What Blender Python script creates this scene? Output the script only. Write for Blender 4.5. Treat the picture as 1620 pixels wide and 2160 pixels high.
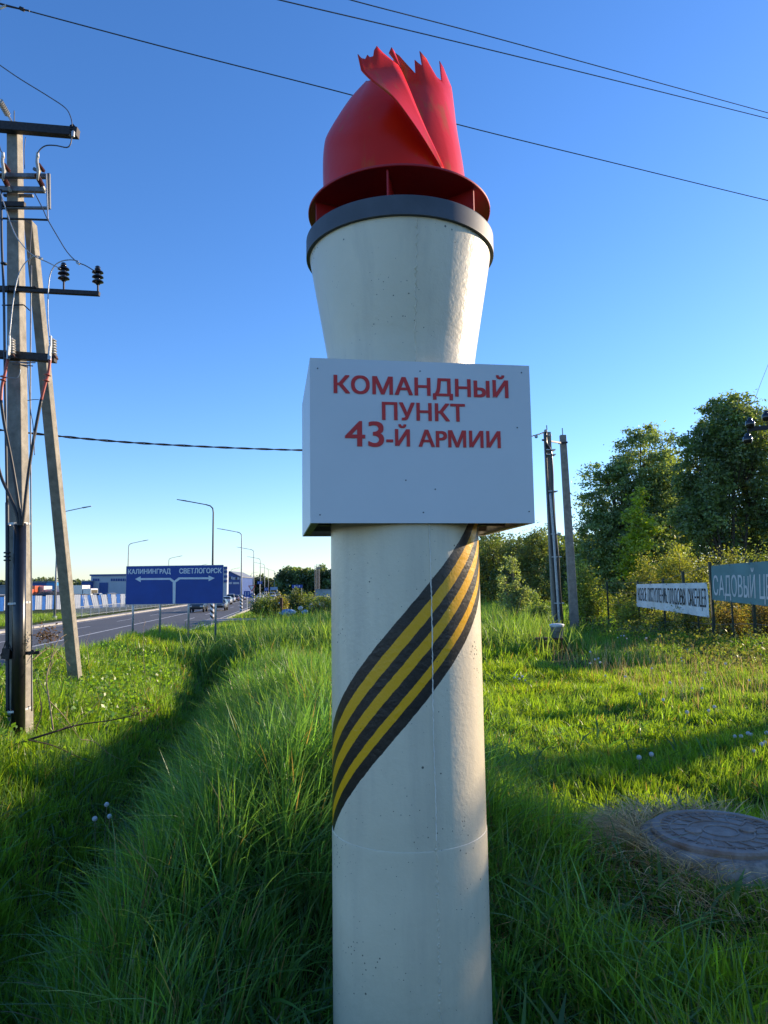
import bpy, bmesh, math, random
import numpy as np
from math import sin, cos, tan, radians, degrees, pi, atan2, sqrt, asin, hypot
from mathutils import Vector, Matrix

random.seed(7); rng = np.random.default_rng(7)
sc = bpy.context.scene
for o in list(bpy.data.objects): bpy.data.objects.remove(o)

# ------------------------------------------------------------------ camera, sky, sun, exposure
F = 1500.0; PITCH = radians(6.1); ROLL = radians(0.8); EYE = Vector((0, 0, 1.65))
fwd = Vector((0, cos(PITCH), sin(PITCH)))
r0 = Vector((1, 0, 0)); u0 = Vector((0, -sin(PITCH), cos(PITCH)))
rgt = r0*cos(ROLL) - u0*sin(ROLL); upv = rgt.cross(fwd)
cam = bpy.data.cameras.new('camera'); co = bpy.data.objects.new('camera', cam); sc.collection.objects.link(co)
m = Matrix((rgt, upv, -fwd)).transposed().to_4x4(); m.translation = EYE; co.matrix_world = m
cam.sensor_fit = 'VERTICAL'; cam.sensor_height = 24.0; cam.sensor_width = 18.0; cam.lens = F/2160*24.0
cam.clip_start = 0.05; cam.clip_end = 6000
sc.camera = co

SUN_EL = radians(16.5); SUN_AZ = radians(61.0)        # clockwise from +Y
sdir = Vector((cos(SUN_EL)*sin(SUN_AZ), cos(SUN_EL)*cos(SUN_AZ), sin(SUN_EL)))
world = bpy.data.worlds.new('World'); sc.world = world; world.use_nodes = True
wn = world.node_tree; wn.nodes.clear()
sky = wn.nodes.new('ShaderNodeTexSky'); sky.sky_type = 'NISHITA'; sky.sun_disc = False
sky.sun_elevation = SUN_EL; sky.sun_rotation = SUN_AZ
sky.air_density = 1.0; sky.dust_density = 0.2; sky.ozone_density = 3.0; sky.altitude = 0
hs = wn.nodes.new('ShaderNodeHueSaturation'); hs.inputs['Saturation'].default_value = 1.17; hs.inputs['Value'].default_value = 1.0
bg = wn.nodes.new('ShaderNodeBackground'); bg.inputs['Strength'].default_value = 0.15
wo = wn.nodes.new('ShaderNodeOutputWorld')
wb = wn.nodes.new('ShaderNodeMix'); wb.data_type = 'RGBA'; wb.blend_type = 'MULTIPLY'; wb.inputs[0].default_value = 1.0; wb.inputs[7].default_value = (0.68, 0.725, 0.90, 1)   # the phone's cool white balance
wn.links.new(sky.outputs[0], hs.inputs['Color']); wn.links.new(hs.outputs[0], wb.inputs[6]); wn.links.new(wb.outputs[2], bg.inputs[0]); wn.links.new(bg.outputs[0], wo.inputs[0])
sl = bpy.data.lights.new('sun', 'SUN'); sl.energy = 4.1; sl.angle = radians(0.6); sl.color = (1.0, 0.80, 0.56)
so = bpy.data.objects.new('sun', sl); sc.collection.objects.link(so)
so.rotation_euler = sdir.to_track_quat('Z', 'Y').to_euler(); so.location = (20, 10, 20)
sc.view_settings.view_transform = 'Standard'; sc.view_settings.look = 'None'
sc.view_settings.exposure = 1.08; sc.view_settings.gamma = 1.0; sc.view_settings.use_curve_mapping = False
sc.render.engine = 'CYCLES'
sc.cycles.max_bounces = 8; sc.cycles.transparent_max_bounces = 8; sc.cycles.transmission_bounces = 4

# ------------------------------------------------------------------ measuring helpers
def ray(px, py): return fwd + rgt*((px-810)/F) + upv*((1080-py)/F)
def P(px, py, Y):
    d = ray(px, py); return EYE + d*(Y/d.y)
def G(px, py, z=0.0):
    d = ray(px, py); return EYE + d*((z-EYE.z)/d.z)

# ------------------------------------------------------------------ naming
def tag(o, label=None, cat=None, group=None, kind=None):
    if label: o['label'] = label
    if cat: o['category'] = cat
    if group: o['group'] = group
    if kind: o['kind'] = kind
    return o
def thing(name, label, cat, loc=(0, 0, 0), group=None):
    o = bpy.data.objects.new(name, None); o.empty_display_size = 0.1
    sc.collection.objects.link(o); o.location = loc
    return tag(o, label, cat, group)
def put(name, me, mat=None, parent=None, smooth=False):
    o = bpy.data.objects.new(name, me); sc.collection.objects.link(o)
    if mat is not None and len(me.materials) == 0: me.materials.append(mat)
    if smooth: me.shade_smooth()
    if parent is not None: attach(o, parent)
    return o
def worldloc(o):
    p = Vector(o.location)
    if o.parent is not None: return Vector((0, 0, 0)) if o.type == 'MESH' else p
    return p
def attach(o, parent):
    o.parent = parent
    if parent.type == 'EMPTY': o.matrix_parent_inverse = Matrix.Translation(-Vector(parent.location))
def clone(root, loc, rotz=0.0, label=None, scale=None, group=None):
    r = root.copy(); sc.collection.objects.link(r); r.location = loc; r.rotation_euler = (0, 0, rotz)
    if scale: r.scale = (scale,)*3 if not isinstance(scale, tuple) else scale
    if label: r['label'] = label
    if group: r['group'] = group
    for ch in list(root.children):
        c = ch.copy(); sc.collection.objects.link(c); c.parent = r
        for g in list(ch.children):
            d = g.copy(); sc.collection.objects.link(d); d.parent = c
    return r

# ------------------------------------------------------------------ mesh builder
class MB:
    def __init__(s): s.v = []; s.f = []
    def add(s, vs, fs):
        b = len(s.v); s.v += [tuple(p) for p in vs]; s.f += [tuple(i+b for i in f) for f in fs]; return s
    def box(s, c, size, mat=None):
        hx, hy, hz = size[0]/2, size[1]/2, size[2]/2
        pts = [Vector((x, y, z)) for z in (-hz, hz) for y in (-hy, hy) for x in (-hx, hx)]
        if mat is not None: pts = [mat @ p for p in pts]
        pts = [p+Vector(c) for p in pts]
        return s.add(pts, [(0, 2, 3, 1), (4, 5, 7, 6), (0, 1, 5, 4), (2, 6, 7, 3), (0, 4, 6, 2), (1, 3, 7, 5)])
    def hexa(s, bot, top):
        return s.add(list(bot)+list(top), [(3, 2, 1, 0), (4, 5, 6, 7), (0, 1, 5, 4), (1, 2, 6, 5), (2, 3, 7, 6), (3, 0, 4, 7)])
    def bar(s, a, b, w, h=None, upd=Vector((0, 0, 1)), w2=None, h2=None):
        a = Vector(a); b = Vector(b); h = h or w; w2 = w2 or w; h2 = h2 or h
        d = (b-a).normalized(); x = d.cross(upd)
        if x.length < 1e-4: x = d.cross(Vector((0, 1, 0)))
        x.normalize(); y = x.cross(d).normalized()
        A = [a+x*(i*w/2)+y*(j*h/2) for i, j in ((-1, -1), (1, -1), (1, 1), (-1, 1))]
        B = [b+x*(i*w2/2)+y*(j*h2/2) for i, j in ((-1, -1), (1, -1), (1, 1), (-1, 1))]
        return s.hexa(A, B)
    def tube(s, pts, r, n=8, cap=True):
        pts = [Vector(p) for p in pts]; m = len(pts)
        rr = r if isinstance(r, (list, tuple)) else [r]*m
        rings = []; prev = None
        for i, p in enumerate(pts):
            d = (pts[min(i+1, m-1)]-pts[max(i-1, 0)])
            if d.length < 1e-9: d = Vector((0, 0, 1))
            d.normalize()
            if prev is None:
                x = d.cross(Vector((0.0, 0, 1)));
                if x.length < 1e-2: x = d.cross(Vector((0, 1, 0)))
            else: x = prev - d*prev.dot(d)
            x.normalize(); prev = x; y = d.cross(x)
            rings.append([p+(x*cos(2*pi*k/n)+y*sin(2*pi*k/n))*rr[i] for k in range(n)])
        vs = [q for R in rings for q in R]; fs = []
        for i in range(m-1):
            for k in range(n):
                k2 = (k+1) % n; fs.append((i*n+k, i*n+k2, (i+1)*n+k2, (i+1)*n+k))
        if cap: fs.append(tuple(reversed(range(n)))); fs.append(tuple((m-1)*n+k for k in range(n)))
        return s.add(vs, fs)
    def lathe(s, prof, c=(0, 0, 0), n=24, rot=None, cap=True):
        c = Vector(c); vs = []; fs = []; m = len(prof)
        for r, z in prof:
            for k in range(n):
                p = Vector((r*cos(2*pi*k/n), r*sin(2*pi*k/n), z))
                if rot is not None: p = rot @ p
                vs.append(p+c)
        for i in range(m-1):
            for k in range(n):
                k2 = (k+1) % n; fs.append((i*n+k, i*n+k2, (i+1)*n+k2, (i+1)*n+k))
        if cap:
            fs.append(tuple(reversed(range(n)))); fs.append(tuple((m-1)*n+k for k in range(n)))
        return s.add(vs, fs)
    def grid(s, rows):
        m = len(rows); n = len(rows[0]); vs = [p for r in rows for p in r]
        return s.add(vs, [(i*n+j, i*n+j+1, (i+1)*n+j+1, (i+1)*n+j) for i in range(m-1) for j in range(n-1)])
    def mesh(s, name):
        me = bpy.data.meshes.new(name); me.from_pydata([tuple(v) for v in s.v], [], s.f); me.update(); return me
    def build(s, name, mat, parent=None, smooth=False):
        return put(name, s.mesh(name), mat, parent, smooth)
def bevel(o, w=0.004, seg=2):
    md = o.modifiers.new('bevel', 'BEVEL'); md.width = w; md.segments = seg; md.limit_method = 'ANGLE'; md.angle_limit = radians(40); return o
def autosm(o, ang=40):
    o.data.shade_smooth()
    try: o.data.set_sharp_from_angle(angle=radians(ang))
    except Exception: pass
    return o

# ------------------------------------------------------------------ materials
def newmat(name):
    m = bpy.data.materials.new(name); m.use_nodes = True; nt = m.node_tree
    return m, nt, nt.nodes['Principled BSDF']
def N(nt, t, **kw):
    n = nt.nodes.new(t)
    for k, v in kw.items(): setattr(n, k, v)
    return n
def mth(nt, op, a, b=None, c=None):
    n = N(nt, 'ShaderNodeMath', operation=op)
    for i, x in enumerate((a, b, c)):
        if x is None: continue
        if isinstance(x, (int, float)): n.inputs[i].default_value = x
        else: nt.links.new(x, n.inputs[i])
    return n.outputs[0]
def mixc(nt, fac, a, b):
    n = N(nt, 'ShaderNodeMix', data_type='RGBA')
    for sock, x in ((n.inputs[0], fac), (n.inputs[6], a), (n.inputs[7], b)):
        if isinstance(x, (int, float)): sock.default_value = x
        elif isinstance(x, tuple): sock.default_value = (*x, 1) if len(x) == 3 else x
        else: nt.links.new(x, sock)
    return n.outputs[2]
def noise(nt, scale, detail=4, rough=0.6, vec=None, dim='3D'):
    n = N(nt, 'ShaderNodeTexNoise'); n.inputs['Scale'].default_value = scale; n.inputs['Detail'].default_value = detail
    n.inputs['Roughness'].default_value = rough
    if vec is not None: nt.links.new(vec, n.inputs['Vector'])
    return n.outputs[0]
def ramp(nt, fac, stops, interp='LINEAR'):
    n = N(nt, 'ShaderNodeValToRGB'); n.color_ramp.interpolation = interp
    el = n.color_ramp.elements
    while len(el) < len(stops): el.new(0.5)
    for e, (p, c) in zip(el, stops):
        e.position = p; e.color = (*c, 1) if len(c) == 3 else c
    nt.links.new(fac, n.inputs[0]); return n.outputs[0]
def objco(nt): return N(nt, 'ShaderNodeTexCoord').outputs['Object']
def bumpn(nt, h, strength=0.3, dist=0.01, bs=None):
    b = N(nt, 'ShaderNodeBump'); b.inputs['Strength'].default_value = strength; b.inputs['Distance'].default_value = dist
    nt.links.new(h, b.inputs['Height'])
    if bs is not None: nt.links.new(b.outputs[0], bs.inputs['Normal'])
    return b
def pmat(name, col, rough=0.6, metal=0.0, var=0.12, scale=6.0, bump=0.0, bscale=60.0, bdist=0.004, dirt=None, coat=0.0):
    m, nt, bs = newmat(name); vec = objco(nt)
    n1 = noise(nt, scale, 5, 0.65, vec)
    lo = tuple(max(0, c*(1-var*2)) for c in col); hi = tuple(min(1, c*(1+var)) for c in col)
    c = ramp(nt, n1, [(0.3, lo), (0.7, hi)])
    if dirt:
        n2 = noise(nt, scale*0.35, 6, 0.7, vec); f = ramp(nt, n2, [(0.5, (0, 0, 0)), (0.72, (dirt[3],)*3)])
        c = mixc(nt, f, c, dirt[:3])
    nt.links.new(c, bs.inputs['Base Color'])
    bs.inputs['Roughness'].default_value = rough; bs.inputs['Metallic'].default_value = metal
    if coat: bs.inputs['Coat Weight'].default_value = coat; bs.inputs['Coat Roughness'].default_value = 0.15
    if bump: bumpn(nt, noise(nt, bscale, 4, 0.6, vec), bump, bdist, bs)
    return m

M = {}
M['concrete_pole'] = pmat('pole_concrete', (0.29, 0.265, 0.22), 0.85, var=0.18, scale=9, bump=0.5, bscale=70, dirt=(0.16, 0.15, 0.13, 0.7))
M['dark_steel'] = pmat('dark_steel', (0.035, 0.03, 0.03), 0.6, 0.3, var=0.3, scale=30)
M['galv'] = pmat('galvanised_steel', (0.38, 0.40, 0.42), 0.42, 0.6, var=0.12, scale=12)
M['greysteel'] = pmat('grey_steel', (0.16, 0.17, 0.18), 0.5, 0.3, var=0.2, scale=12)
M['rod'] = pmat('switch_rod_paint', (0.03, 0.04, 0.055), 0.5, 0.2)
M['black_plastic'] = pmat('black_plastic', (0.012, 0.012, 0.013), 0.28, var=0.2, scale=20)
M['red_sleeve'] = pmat('red_heatshrink', (0.42, 0.075, 0.05), 0.45)
M['porcelain_brown'] = pmat('brown_porcelain', (0.09, 0.03, 0.022), 0.16, coat=0.4)
M['porcelain_dark'] = pmat('dark_porcelain', (0.016, 0.014, 0.016), 0.14, coat=0.4)
M['polymer_grey'] = pmat('grey_polymer', (0.42, 0.41, 0.38), 0.5)
M['white_part'] = pmat('white_fitting', (0.7, 0.7, 0.68), 0.5)
M['wire'] = pmat('aluminium_wire', (0.10, 0.10, 0.11), 0.5, 0.5)
M['cable'] = pmat('black_cable', (0.012, 0.012, 0.014), 0.45)
M['signwhite'] = pmat('white_film', (0.74, 0.76, 0.78), 0.45, var=0.05)
M['signblue'] = pmat('blue_film', (0.006, 0.058, 0.31), 0.5, var=0.08, scale=2)
M['signred'] = pmat('red_film', (0.55, 0.02, 0.02), 0.45)
M['signback'] = pmat('sign_back', (0.30, 0.32, 0.34), 0.5, 0.3)
M['black_letter'] = pmat('black_lettering', (0.02, 0.02, 0.022), 0.6)
M['fencegreen'] = pmat('dark_green_paint', (0.012, 0.028, 0.024), 0.45, var=0.25, scale=15)
M['rust'] = pmat('rusty_iron', (0.10, 0.04, 0.022), 0.85, var=0.4, scale=25, bump=0.4)
M['kerb'] = pmat('kerb_concrete', (0.36, 0.35, 0.33), 0.9, var=0.12, scale=2)
M['pave'] = pmat('pavement_slabs', (0.34, 0.30, 0.26), 0.9, var=0.15, scale=1.5)
M['marking'] = pmat('road_paint', (0.62, 0.62, 0.60), 0.7, var=0.25, scale=3)
M['glass'] = pmat('dark_glass', (0.02, 0.03, 0.04), 0.08, var=0.1)
M['tyre'] = pmat('tyre_rubber', (0.015, 0.015, 0.015), 0.8)
M['lampsteel'] = pmat('lamp_post_steel', (0.27, 0.29, 0.31), 0.5, 0.4, var=0.1)
M['lamp_dark'] = pmat('dark_lamp_paint', (0.05, 0.055, 0.065), 0.5, 0.3)
M['dry'] = pmat('dry_stalk', (0.34, 0.25, 0.14), 0.85, var=0.3, scale=30)
M['darktwig'] = pmat('dark_twig', (0.05, 0.032, 0.022), 0.85, var=0.4, scale=30)
M['bark'] = pmat('bark', (0.085, 0.065, 0.048), 0.9, var=0.35, scale=20, bump=0.6, bscale=40, bdist=0.02)
M['bark_pale'] = pmat('pale_bark', (0.26, 0.22, 0.16), 0.85, var=0.3, scale=20)

def stripes_mat(name, a, b, period, angle=0.0):
    m, nt, bs = newmat(name); vec = objco(nt); s = N(nt, 'ShaderNodeSeparateXYZ'); nt.links.new(vec, s.inputs[0])
    v = mth(nt, 'ADD', s.outputs[2], mth(nt, 'MULTIPLY', s.outputs[0], tan(angle)))
    fr = mth(nt, 'FRACT', mth(nt, 'MULTIPLY', v, 1/period)); k = mth(nt, 'GREATER_THAN', fr, 0.5)
    nt.links.new(mixc(nt, k, a, b), bs.inputs['Base Color']); bs.inputs['Roughness'].default_value = 0.5; return m
M['collar'] = stripes_mat('warning_stripes', (0.015, 0.015, 0.015), (0.7, 0.7, 0.7), 0.42, radians(40))

# cream painted concrete with the painted black and yellow ribbon
def column_mat(name, ribbon=True, weather=0.0):
    m, nt, bs = newmat(name); vec = objco(nt)
    s = N(nt, 'ShaderNodeSeparateXYZ'); nt.links.new(vec, s.inputs[0])
    n1 = noise(nt, 1.6, 6, 0.65, vec); n2 = noise(nt, 30, 4, 0.6, vec)
    c = ramp(nt, n1, [(0.3, (0.70, 0.61, 0.44)), (0.7, (0.82, 0.72, 0.53))])
    mp = N(nt, 'ShaderNodeMapping'); mp.inputs['Scale'].default_value = (9, 9, 0.9); nt.links.new(vec, mp.inputs[0])
    st = ramp(nt, noise(nt, 1.0, 5, 0.6, mp.outputs[0]), [(0.48, (0, 0, 0)), (0.75, (0.5,)*3)])
    c = mixc(nt, st, c, (0.48, 0.43, 0.34))
    vo = N(nt, 'ShaderNodeTexVoronoi'); vo.inputs['Scale'].default_value = 16; vo.inputs['Randomness'].default_value = 1.0
    nt.links.new(vec, vo.inputs['Vector'])
    sz = mth(nt, 'MULTIPLY', mth(nt, 'POWER', noise(nt, 9, 2, 0.5, vec), 3.0), 0.24)
    pit = mth(nt, 'LESS_THAN', vo.outputs['Distance'], sz)
    vo2 = N(nt, 'ShaderNodeTexVoronoi'); vo2.inputs['Scale'].default_value = 52; nt.links.new(vec, vo2.inputs['Vector'])
    pit2 = mth(nt, 'LESS_THAN', vo2.outputs['Distance'], mth(nt, 'MULTIPLY', mth(nt, 'POWER', noise(nt, 4, 2, 0.5, vec), 3.0), 0.48))
    pits = mth(nt, 'MAXIMUM', pit, pit2)
    rough = 0.33
    if ribbon:
        ang = mth(nt, 'MULTIPLY', mth(nt, 'ARCTAN2', s.outputs[0], mth(nt, 'MULTIPLY', s.outputs[1], -1.0)), 180/pi)
        w = mth(nt, 'MULTIPLY', mth(nt, 'SUBTRACT', noise(nt, 22, 3, 0.7, vec), 0.5), 0.009)
        zu = mth(nt, 'ADD', mth(nt, 'MULTIPLY', ang, 0.0054), 1.582)
        v = mth(nt, 'ADD', mth(nt, 'SUBTRACT', zu, s.outputs[2]), w)
        t = mth(nt, 'DIVIDE', v, 0.364)
        bl = (0.012, 0.011, 0.012); ye = (0.82, 0.41, 0.004)
        rc = ramp(nt, t, [(0.0, bl), (0.154, ye), (0.308, bl), (0.445, ye), (0.585, bl), (0.742, ye), (0.852, bl)], 'CONSTANT')
        mask = mth(nt, 'MULTIPLY', mth(nt, 'GREATER_THAN', t, 0.0), mth(nt, 'LESS_THAN', t, 1.0))
        c = mixc(nt, mask, c, rc)
    mud = mth(nt, 'MULTIPLY', mth(nt, 'MAXIMUM', mth(nt, 'SUBTRACT', 0.62, s.outputs[2]), 0.0), mth(nt, 'MULTIPLY', noise(nt, 6, 6, 0.75, vec), 1.6))
    c = mixc(nt, mth(nt, 'MINIMUM', mud, 0.6), c, (0.20, 0.18, 0.12))
    c = mixc(nt, mth(nt, 'MULTIPLY', pits, 0.85), c, (0.05, 0.045, 0.04))
    nt.links.new(c, bs.inputs['Base Color'])
    bs.inputs['Roughness'].default_value = rough; bs.inputs['Specular IOR Level'].default_value = 0.55
    h = mth(nt, 'ADD', mth(nt, 'MULTIPLY', noise(nt, 75, 4, 0.65, vec), 0.5), mth(nt, 'MULTIPLY', n2, 0.8))
    h = mth(nt, 'SUBTRACT', h, mth(nt, 'MULTIPLY', pits, 0.5))
    bumpn(nt, h, 0.55, 0.0035, bs)
    return m
M['column'] = column_mat('painted_column', True)
M['cup'] = column_mat('painted_cup', False)
M['seam'] = pmat('seam_ridge_catchlight', (0.86, 0.80, 0.68), 0.4, var=0.08, scale=40)  # paler than the column: sun and sky caught by the ridge put into its colour

def flame_mat():
    m, nt, bs = newmat('red_flame_paint'); vec = objco(nt)
    mp = N(nt, 'ShaderNodeMapping'); mp.inputs['Scale'].default_value = (14, 14, 4.5); nt.links.new(vec, mp.inputs[0])
    n1 = noise(nt, 1.0, 4, 0.55, mp.outputs[0])
    s = N(nt, 'ShaderNodeSeparateXYZ'); nt.links.new(vec, s.inputs[0])
    hi = mth(nt, 'MULTIPLY', mth(nt, 'SUBTRACT', s.outputs[2], 3.62), 2.0); hi = mth(nt, 'MINIMUM', mth(nt, 'MAXIMUM', hi, 0.0), 0.3)
    f = mth(nt, 'ADD', n1, mth(nt, 'MULTIPLY', hi, 0.5))
    k = ramp(nt, f, [(0.57, (0, 0, 0)), (0.68, (0.42,)*3)])
    base = ramp(nt, noise(nt, 3, 3, 0.5, vec), [(0.3, (0.60, 0.013, 0.002)), (0.7, (0.76, 0.022, 0.003))])
    c = mixc(nt, k, base, (0.34, 0.15, 0.01))
    nt.links.new(c, bs.inputs['Base Color']); bs.inputs['Roughness'].default_value = 0.30; bs.inputs['Specular IOR Level'].default_value = 0.25
    bumpn(nt, noise(nt, 25, 3, 0.5, vec), 0.15, 0.004, bs)
    return m
M['flame'] = flame_mat()
M['disc'] = pmat('dark_red_paint', (0.46, 0.008, 0.008), 0.45, var=0.1, scale=5)
M['band'] = pmat('grey_band_paint', (0.085, 0.092, 0.105), 0.55, 0.1, var=0.15, scale=5)
M['panel'] = pmat('white_composite_panel', (0.70, 0.70, 0.69), 0.4, 0.0, var=0.03, scale=1.5)
M['panel_edge'] = pmat('panel_edge', (0.18, 0.19, 0.21), 0.5)
M['tin'] = pmat('inner_tray', (0.10, 0.09, 0.08), 0.6, 0.3, var=0.3, scale=10)
M['letter_red'] = pmat('red_letter_film', (0.66, 0.018, 0.014), 0.4, var=0.03)
M['letter_rim'] = pmat('pink_letter_rim', (0.62, 0.34, 0.34), 0.4, var=0.03)

def foliage_mat(name, trans=0.45, gloss=0.12, hue=(1, 1, 1), rough=0.4):
    m, nt, bs = newmat(name); nt.nodes.remove(bs)
    out = nt.nodes['Material Output']
    a = N(nt, 'ShaderNodeAttribute'); a.attribute_name = 'tint'
    d = N(nt, 'ShaderNodeBsdfDiffuse'); t = N(nt, 'ShaderNodeBsdfTranslucent'); g = N(nt, 'ShaderNodeBsdfGlossy')
    g.inputs['Roughness'].default_value = rough; g.inputs['Color'].default_value = (0.9, 0.95, 0.9, 1)
    nt.links.new(a.outputs['Color'], d.inputs[0])
    tc = N(nt, 'ShaderNodeMix', data_type='RGBA', blend_type='MULTIPLY'); tc.inputs[0].default_value = 1.0
    nt.links.new(a.outputs['Color'], tc.inputs[6]); tc.inputs[7].default_value = (2.7*hue[0], 2.4*hue[1], 0.7*hue[2], 1)
    nt.links.new(tc.outputs[2], t.inputs[0])
    m1 = N(nt, 'ShaderNodeMixShader'); m1.inputs[0].default_value = trans
    nt.links.new(d.outputs[0], m1.inputs[1]); nt.links.new(t.outputs[0], m1.inputs[2])
    m2 = N(nt, 'ShaderNodeMixShader'); m2.inputs[0].default_value = gloss
    nt.links.new(m1.outputs[0], m2.inputs[1]); nt.links.new(g.outputs[0], m2.inputs[2])
    nt.links.new(m2.outputs[0], out.inputs[0]); return m
M['grass'] = foliage_mat('grass_blades', 0.5, 0.035)
M['leaf'] = foliage_mat('tree_leaves', 0.40, 0.05, rough=0.5)
M['drygrass'] = foliage_mat('dry_grass_blades', 0.3, 0.04, hue=(0.55, 0.55, 1.0))

def ground_mat():
    m, nt, bs = newmat('ground_soil_and_turf'); vec = objco(nt)
    n1 = noise(nt, 0.35, 6, 0.65, vec); n2 = noise(nt, 9, 5, 0.7, vec)
    g = ramp(nt, n1, [(0.3, (0.030, 0.050, 0.012)), (0.7, (0.055, 0.085, 0.016))])
    k = ramp(nt, n2, [(0.45, (0, 0, 0)), (0.7, (0.8,)*3)])
    c = mixc(nt, k, g, (0.040, 0.034, 0.018))
    nt.links.new(c, bs.inputs['Base Color']); bs.inputs['Roughness'].default_value = 0.95
    bs.inputs['Specular IOR Level'].default_value = 0.1
    bumpn(nt, n2, 0.8, 0.05, bs); return m
M['ground'] = ground_mat()
def asphalt_mat():
    m, nt, bs = newmat('asphalt'); vec = objco(nt)
    n1 = noise(nt, 0.25, 6, 0.7, vec); n2 = noise(nt, 60, 3, 0.6, vec)
    c = ramp(nt, n1, [(0.3, (0.060, 0.061, 0.066)), (0.7, (0.085, 0.085, 0.088))])
    c = mixc(nt, ramp(nt, n2, [(0.45, (0, 0, 0)), (0.65, (0.5,)*3)]), c, (0.12, 0.12, 0.12))
    nt.links.new(c, bs.inputs['Base Color']); bs.inputs['Roughness'].default_value = 0.8; bumpn(nt, n2, 0.4, 0.01, bs); return m
M['asphalt'] = asphalt_mat()
def iron_mat():
    m, nt, bs = newmat('cast_iron_cover'); vec = objco(nt)
    c = ramp(nt, noise(nt, 12, 5, 0.7, vec), [(0.3, (0.15, 0.13, 0.11)), (0.7, (0.30, 0.25, 0.20))])
    c = mixc(nt, ramp(nt, noise(nt, 5, 6, 0.75, vec), [(0.45, (0, 0, 0)), (0.65, (0.8,)*3)]), c, (0.17, 0.10, 0.055))
    nt.links.new(c, bs.inputs['Base Color']); bs.inputs['Roughness'].default_value = 0.62; bs.inputs['Metallic'].default_value = 0.1
    bumpn(nt, noise(nt, 90, 4, 0.6, vec), 0.4, 0.003, bs); return m
M['iron'] = iron_mat()

# ------------------------------------------------------------------ numpy noise and terrain
_tab = rng.random((256, 256))
def vnoise(x, y, s=1.0, o=0):
    x = np.asarray(x, float)*s+37.3*o+500; y = np.asarray(y, float)*s+17.7*o+500
    xi = np.floor(x).astype(int); yi = np.floor(y).astype(int); fx = x-xi; fy = y-yi
    fx = fx*fx*(3-2*fx); fy = fy*fy*(3-2*fy); A = lambda a, b: _tab[a % 256, b % 256]
    return (A(xi, yi)*(1-fx)+A(xi+1, yi)*fx)*(1-fy)+(A(xi, yi+1)*(1-fx)+A(xi+1, yi+1)*fx)*fy
def ss(t): t = np.clip(t, 0, 1); return t*t*(3-2*t)
RZ = -0.90
mh = G(1520, 1750, .30); MX, MY = mh.x, mh.y; MR = .365
def road_s(x, y): return (x+17.8)*0.9925+(y-42)*0.122
def at_s(s, y): return -17.8+(s-(y-42)*0.122)/0.9925
def hgt(x, y):
    x = np.asarray(x, float); y = np.asarray(y, float)
    xd = -1.15-0.17*y
    fade = ss((22-y)/6)
    z = -0.54*np.exp(-((x-xd)/0.44)**2)*fade
    z = z+0.46*ss((xd-0.45-x)/2.6)*ss((30-y)/7)
    mc = -.30-.10*(y-5)*(y > 5); z = z+(0.08+0.38*ss((13-y)/5)*ss((y-1.6)/2.6))*np.exp(-((x-mc)/1.05)**2)*fade*ss((np.hypot(x-.1, y-2.4)-.40)/1.2)
    z = z+0.16*ss((y-14)/9)*ss((x-1)/4)
    z = z-0.70*ss((y-24)/22)*ss((3-x)/9)
    z = z+(vnoise(x, y, 0.8)-0.5)*0.12+(vnoise(x, y, 2.7, 1)-0.5)*0.05
    rm = np.hypot(x-MX, y-MY); z = z+0.20*ss((1.0-rm)/0.50)
    s = road_s(x, y)
    k = ss((s-6.35)/2.0)
    left = ss((-6.6-s)/0.6)
    verge = -0.78+0.12*(vnoise(x, y, 0.3, 3))+0.0*s
    z = np.where(s > 0, z*k+(RZ-0.10)*(1-k), verge*left+(RZ-0.10)*(1-left))
    far = ss((y-150)/100); z = z*(1-far)+(-1.0)*far
    return z
def hz(x, y): return float(hgt(np.array([x]), np.array([y]))[0])

def np_mesh(name, verts, loops, sizes, colors=None, mat=None):
    me = bpy.data.meshes.new(name)
    me.vertices.add(len(verts)); me.vertices.foreach_set('co', np.ascontiguousarray(verts, dtype=np.float32).ravel())
    me.loops.add(len(loops)); me.loops.foreach_set('vertex_index', np.ascontiguousarray(loops, dtype=np.int32))
    n = len(sizes); me.polygons.add(n)
    starts = np.concatenate(([0], np.cumsum(sizes)[:-1])).astype(np.int32)
    me.polygons.foreach_set('loop_start', starts)
    try: me.polygons.foreach_set('loop_total', sizes.astype(np.int32))
    except Exception: pass
    if colors is not None:
        at = me.attributes.new('tint', 'FLOAT_COLOR', 'POINT')
        at.data.foreach_set('color', np.concatenate((colors, np.ones((len(colors), 1))), 1).astype(np.float32).ravel())
    me.update(calc_edges=True)
    if mat: me.materials.append(mat)
    return me

# ground sheet: fine near the camera, coarse to the horizon
def axis(near, far, a, b):
    k = np.arange(near, far, a); out = [k]; s = a; v = far
    while v < b: s *= 1.14; out.append([v]); v += s
    return np.concatenate([np.atleast_1d(q) for q in out]+[[b]])
ys = np.concatenate((-axis(3, 10, .5, 2500)[::-1], np.arange(-2.9, 34, 0.16), axis(34, 60, 0.5, 3500)))
xp = axis(10.1, 30, 0.5, 3000); xs = np.concatenate((-xp[::-1], np.arange(-10, 10.05, 0.16), xp))
X, Y = np.meshgrid(xs, ys); Z = hgt(X, Y)
nx, ny = len(xs), len(ys)
idx = np.arange(nx*ny).reshape(ny, nx)
q = np.stack((idx[:-1, :-1], idx[:-1, 1:], idx[1:, 1:], idx[1:, :-1]), -1).reshape(-1)
me = np_mesh('ground', np.stack((X.ravel(), Y.ravel(), Z.ravel()), 1), q, np.full((nx-1)*(ny-1), 4), mat=M['ground'])
g = put('ground', me, smooth=True); tag(g, kind='structure')

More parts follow.
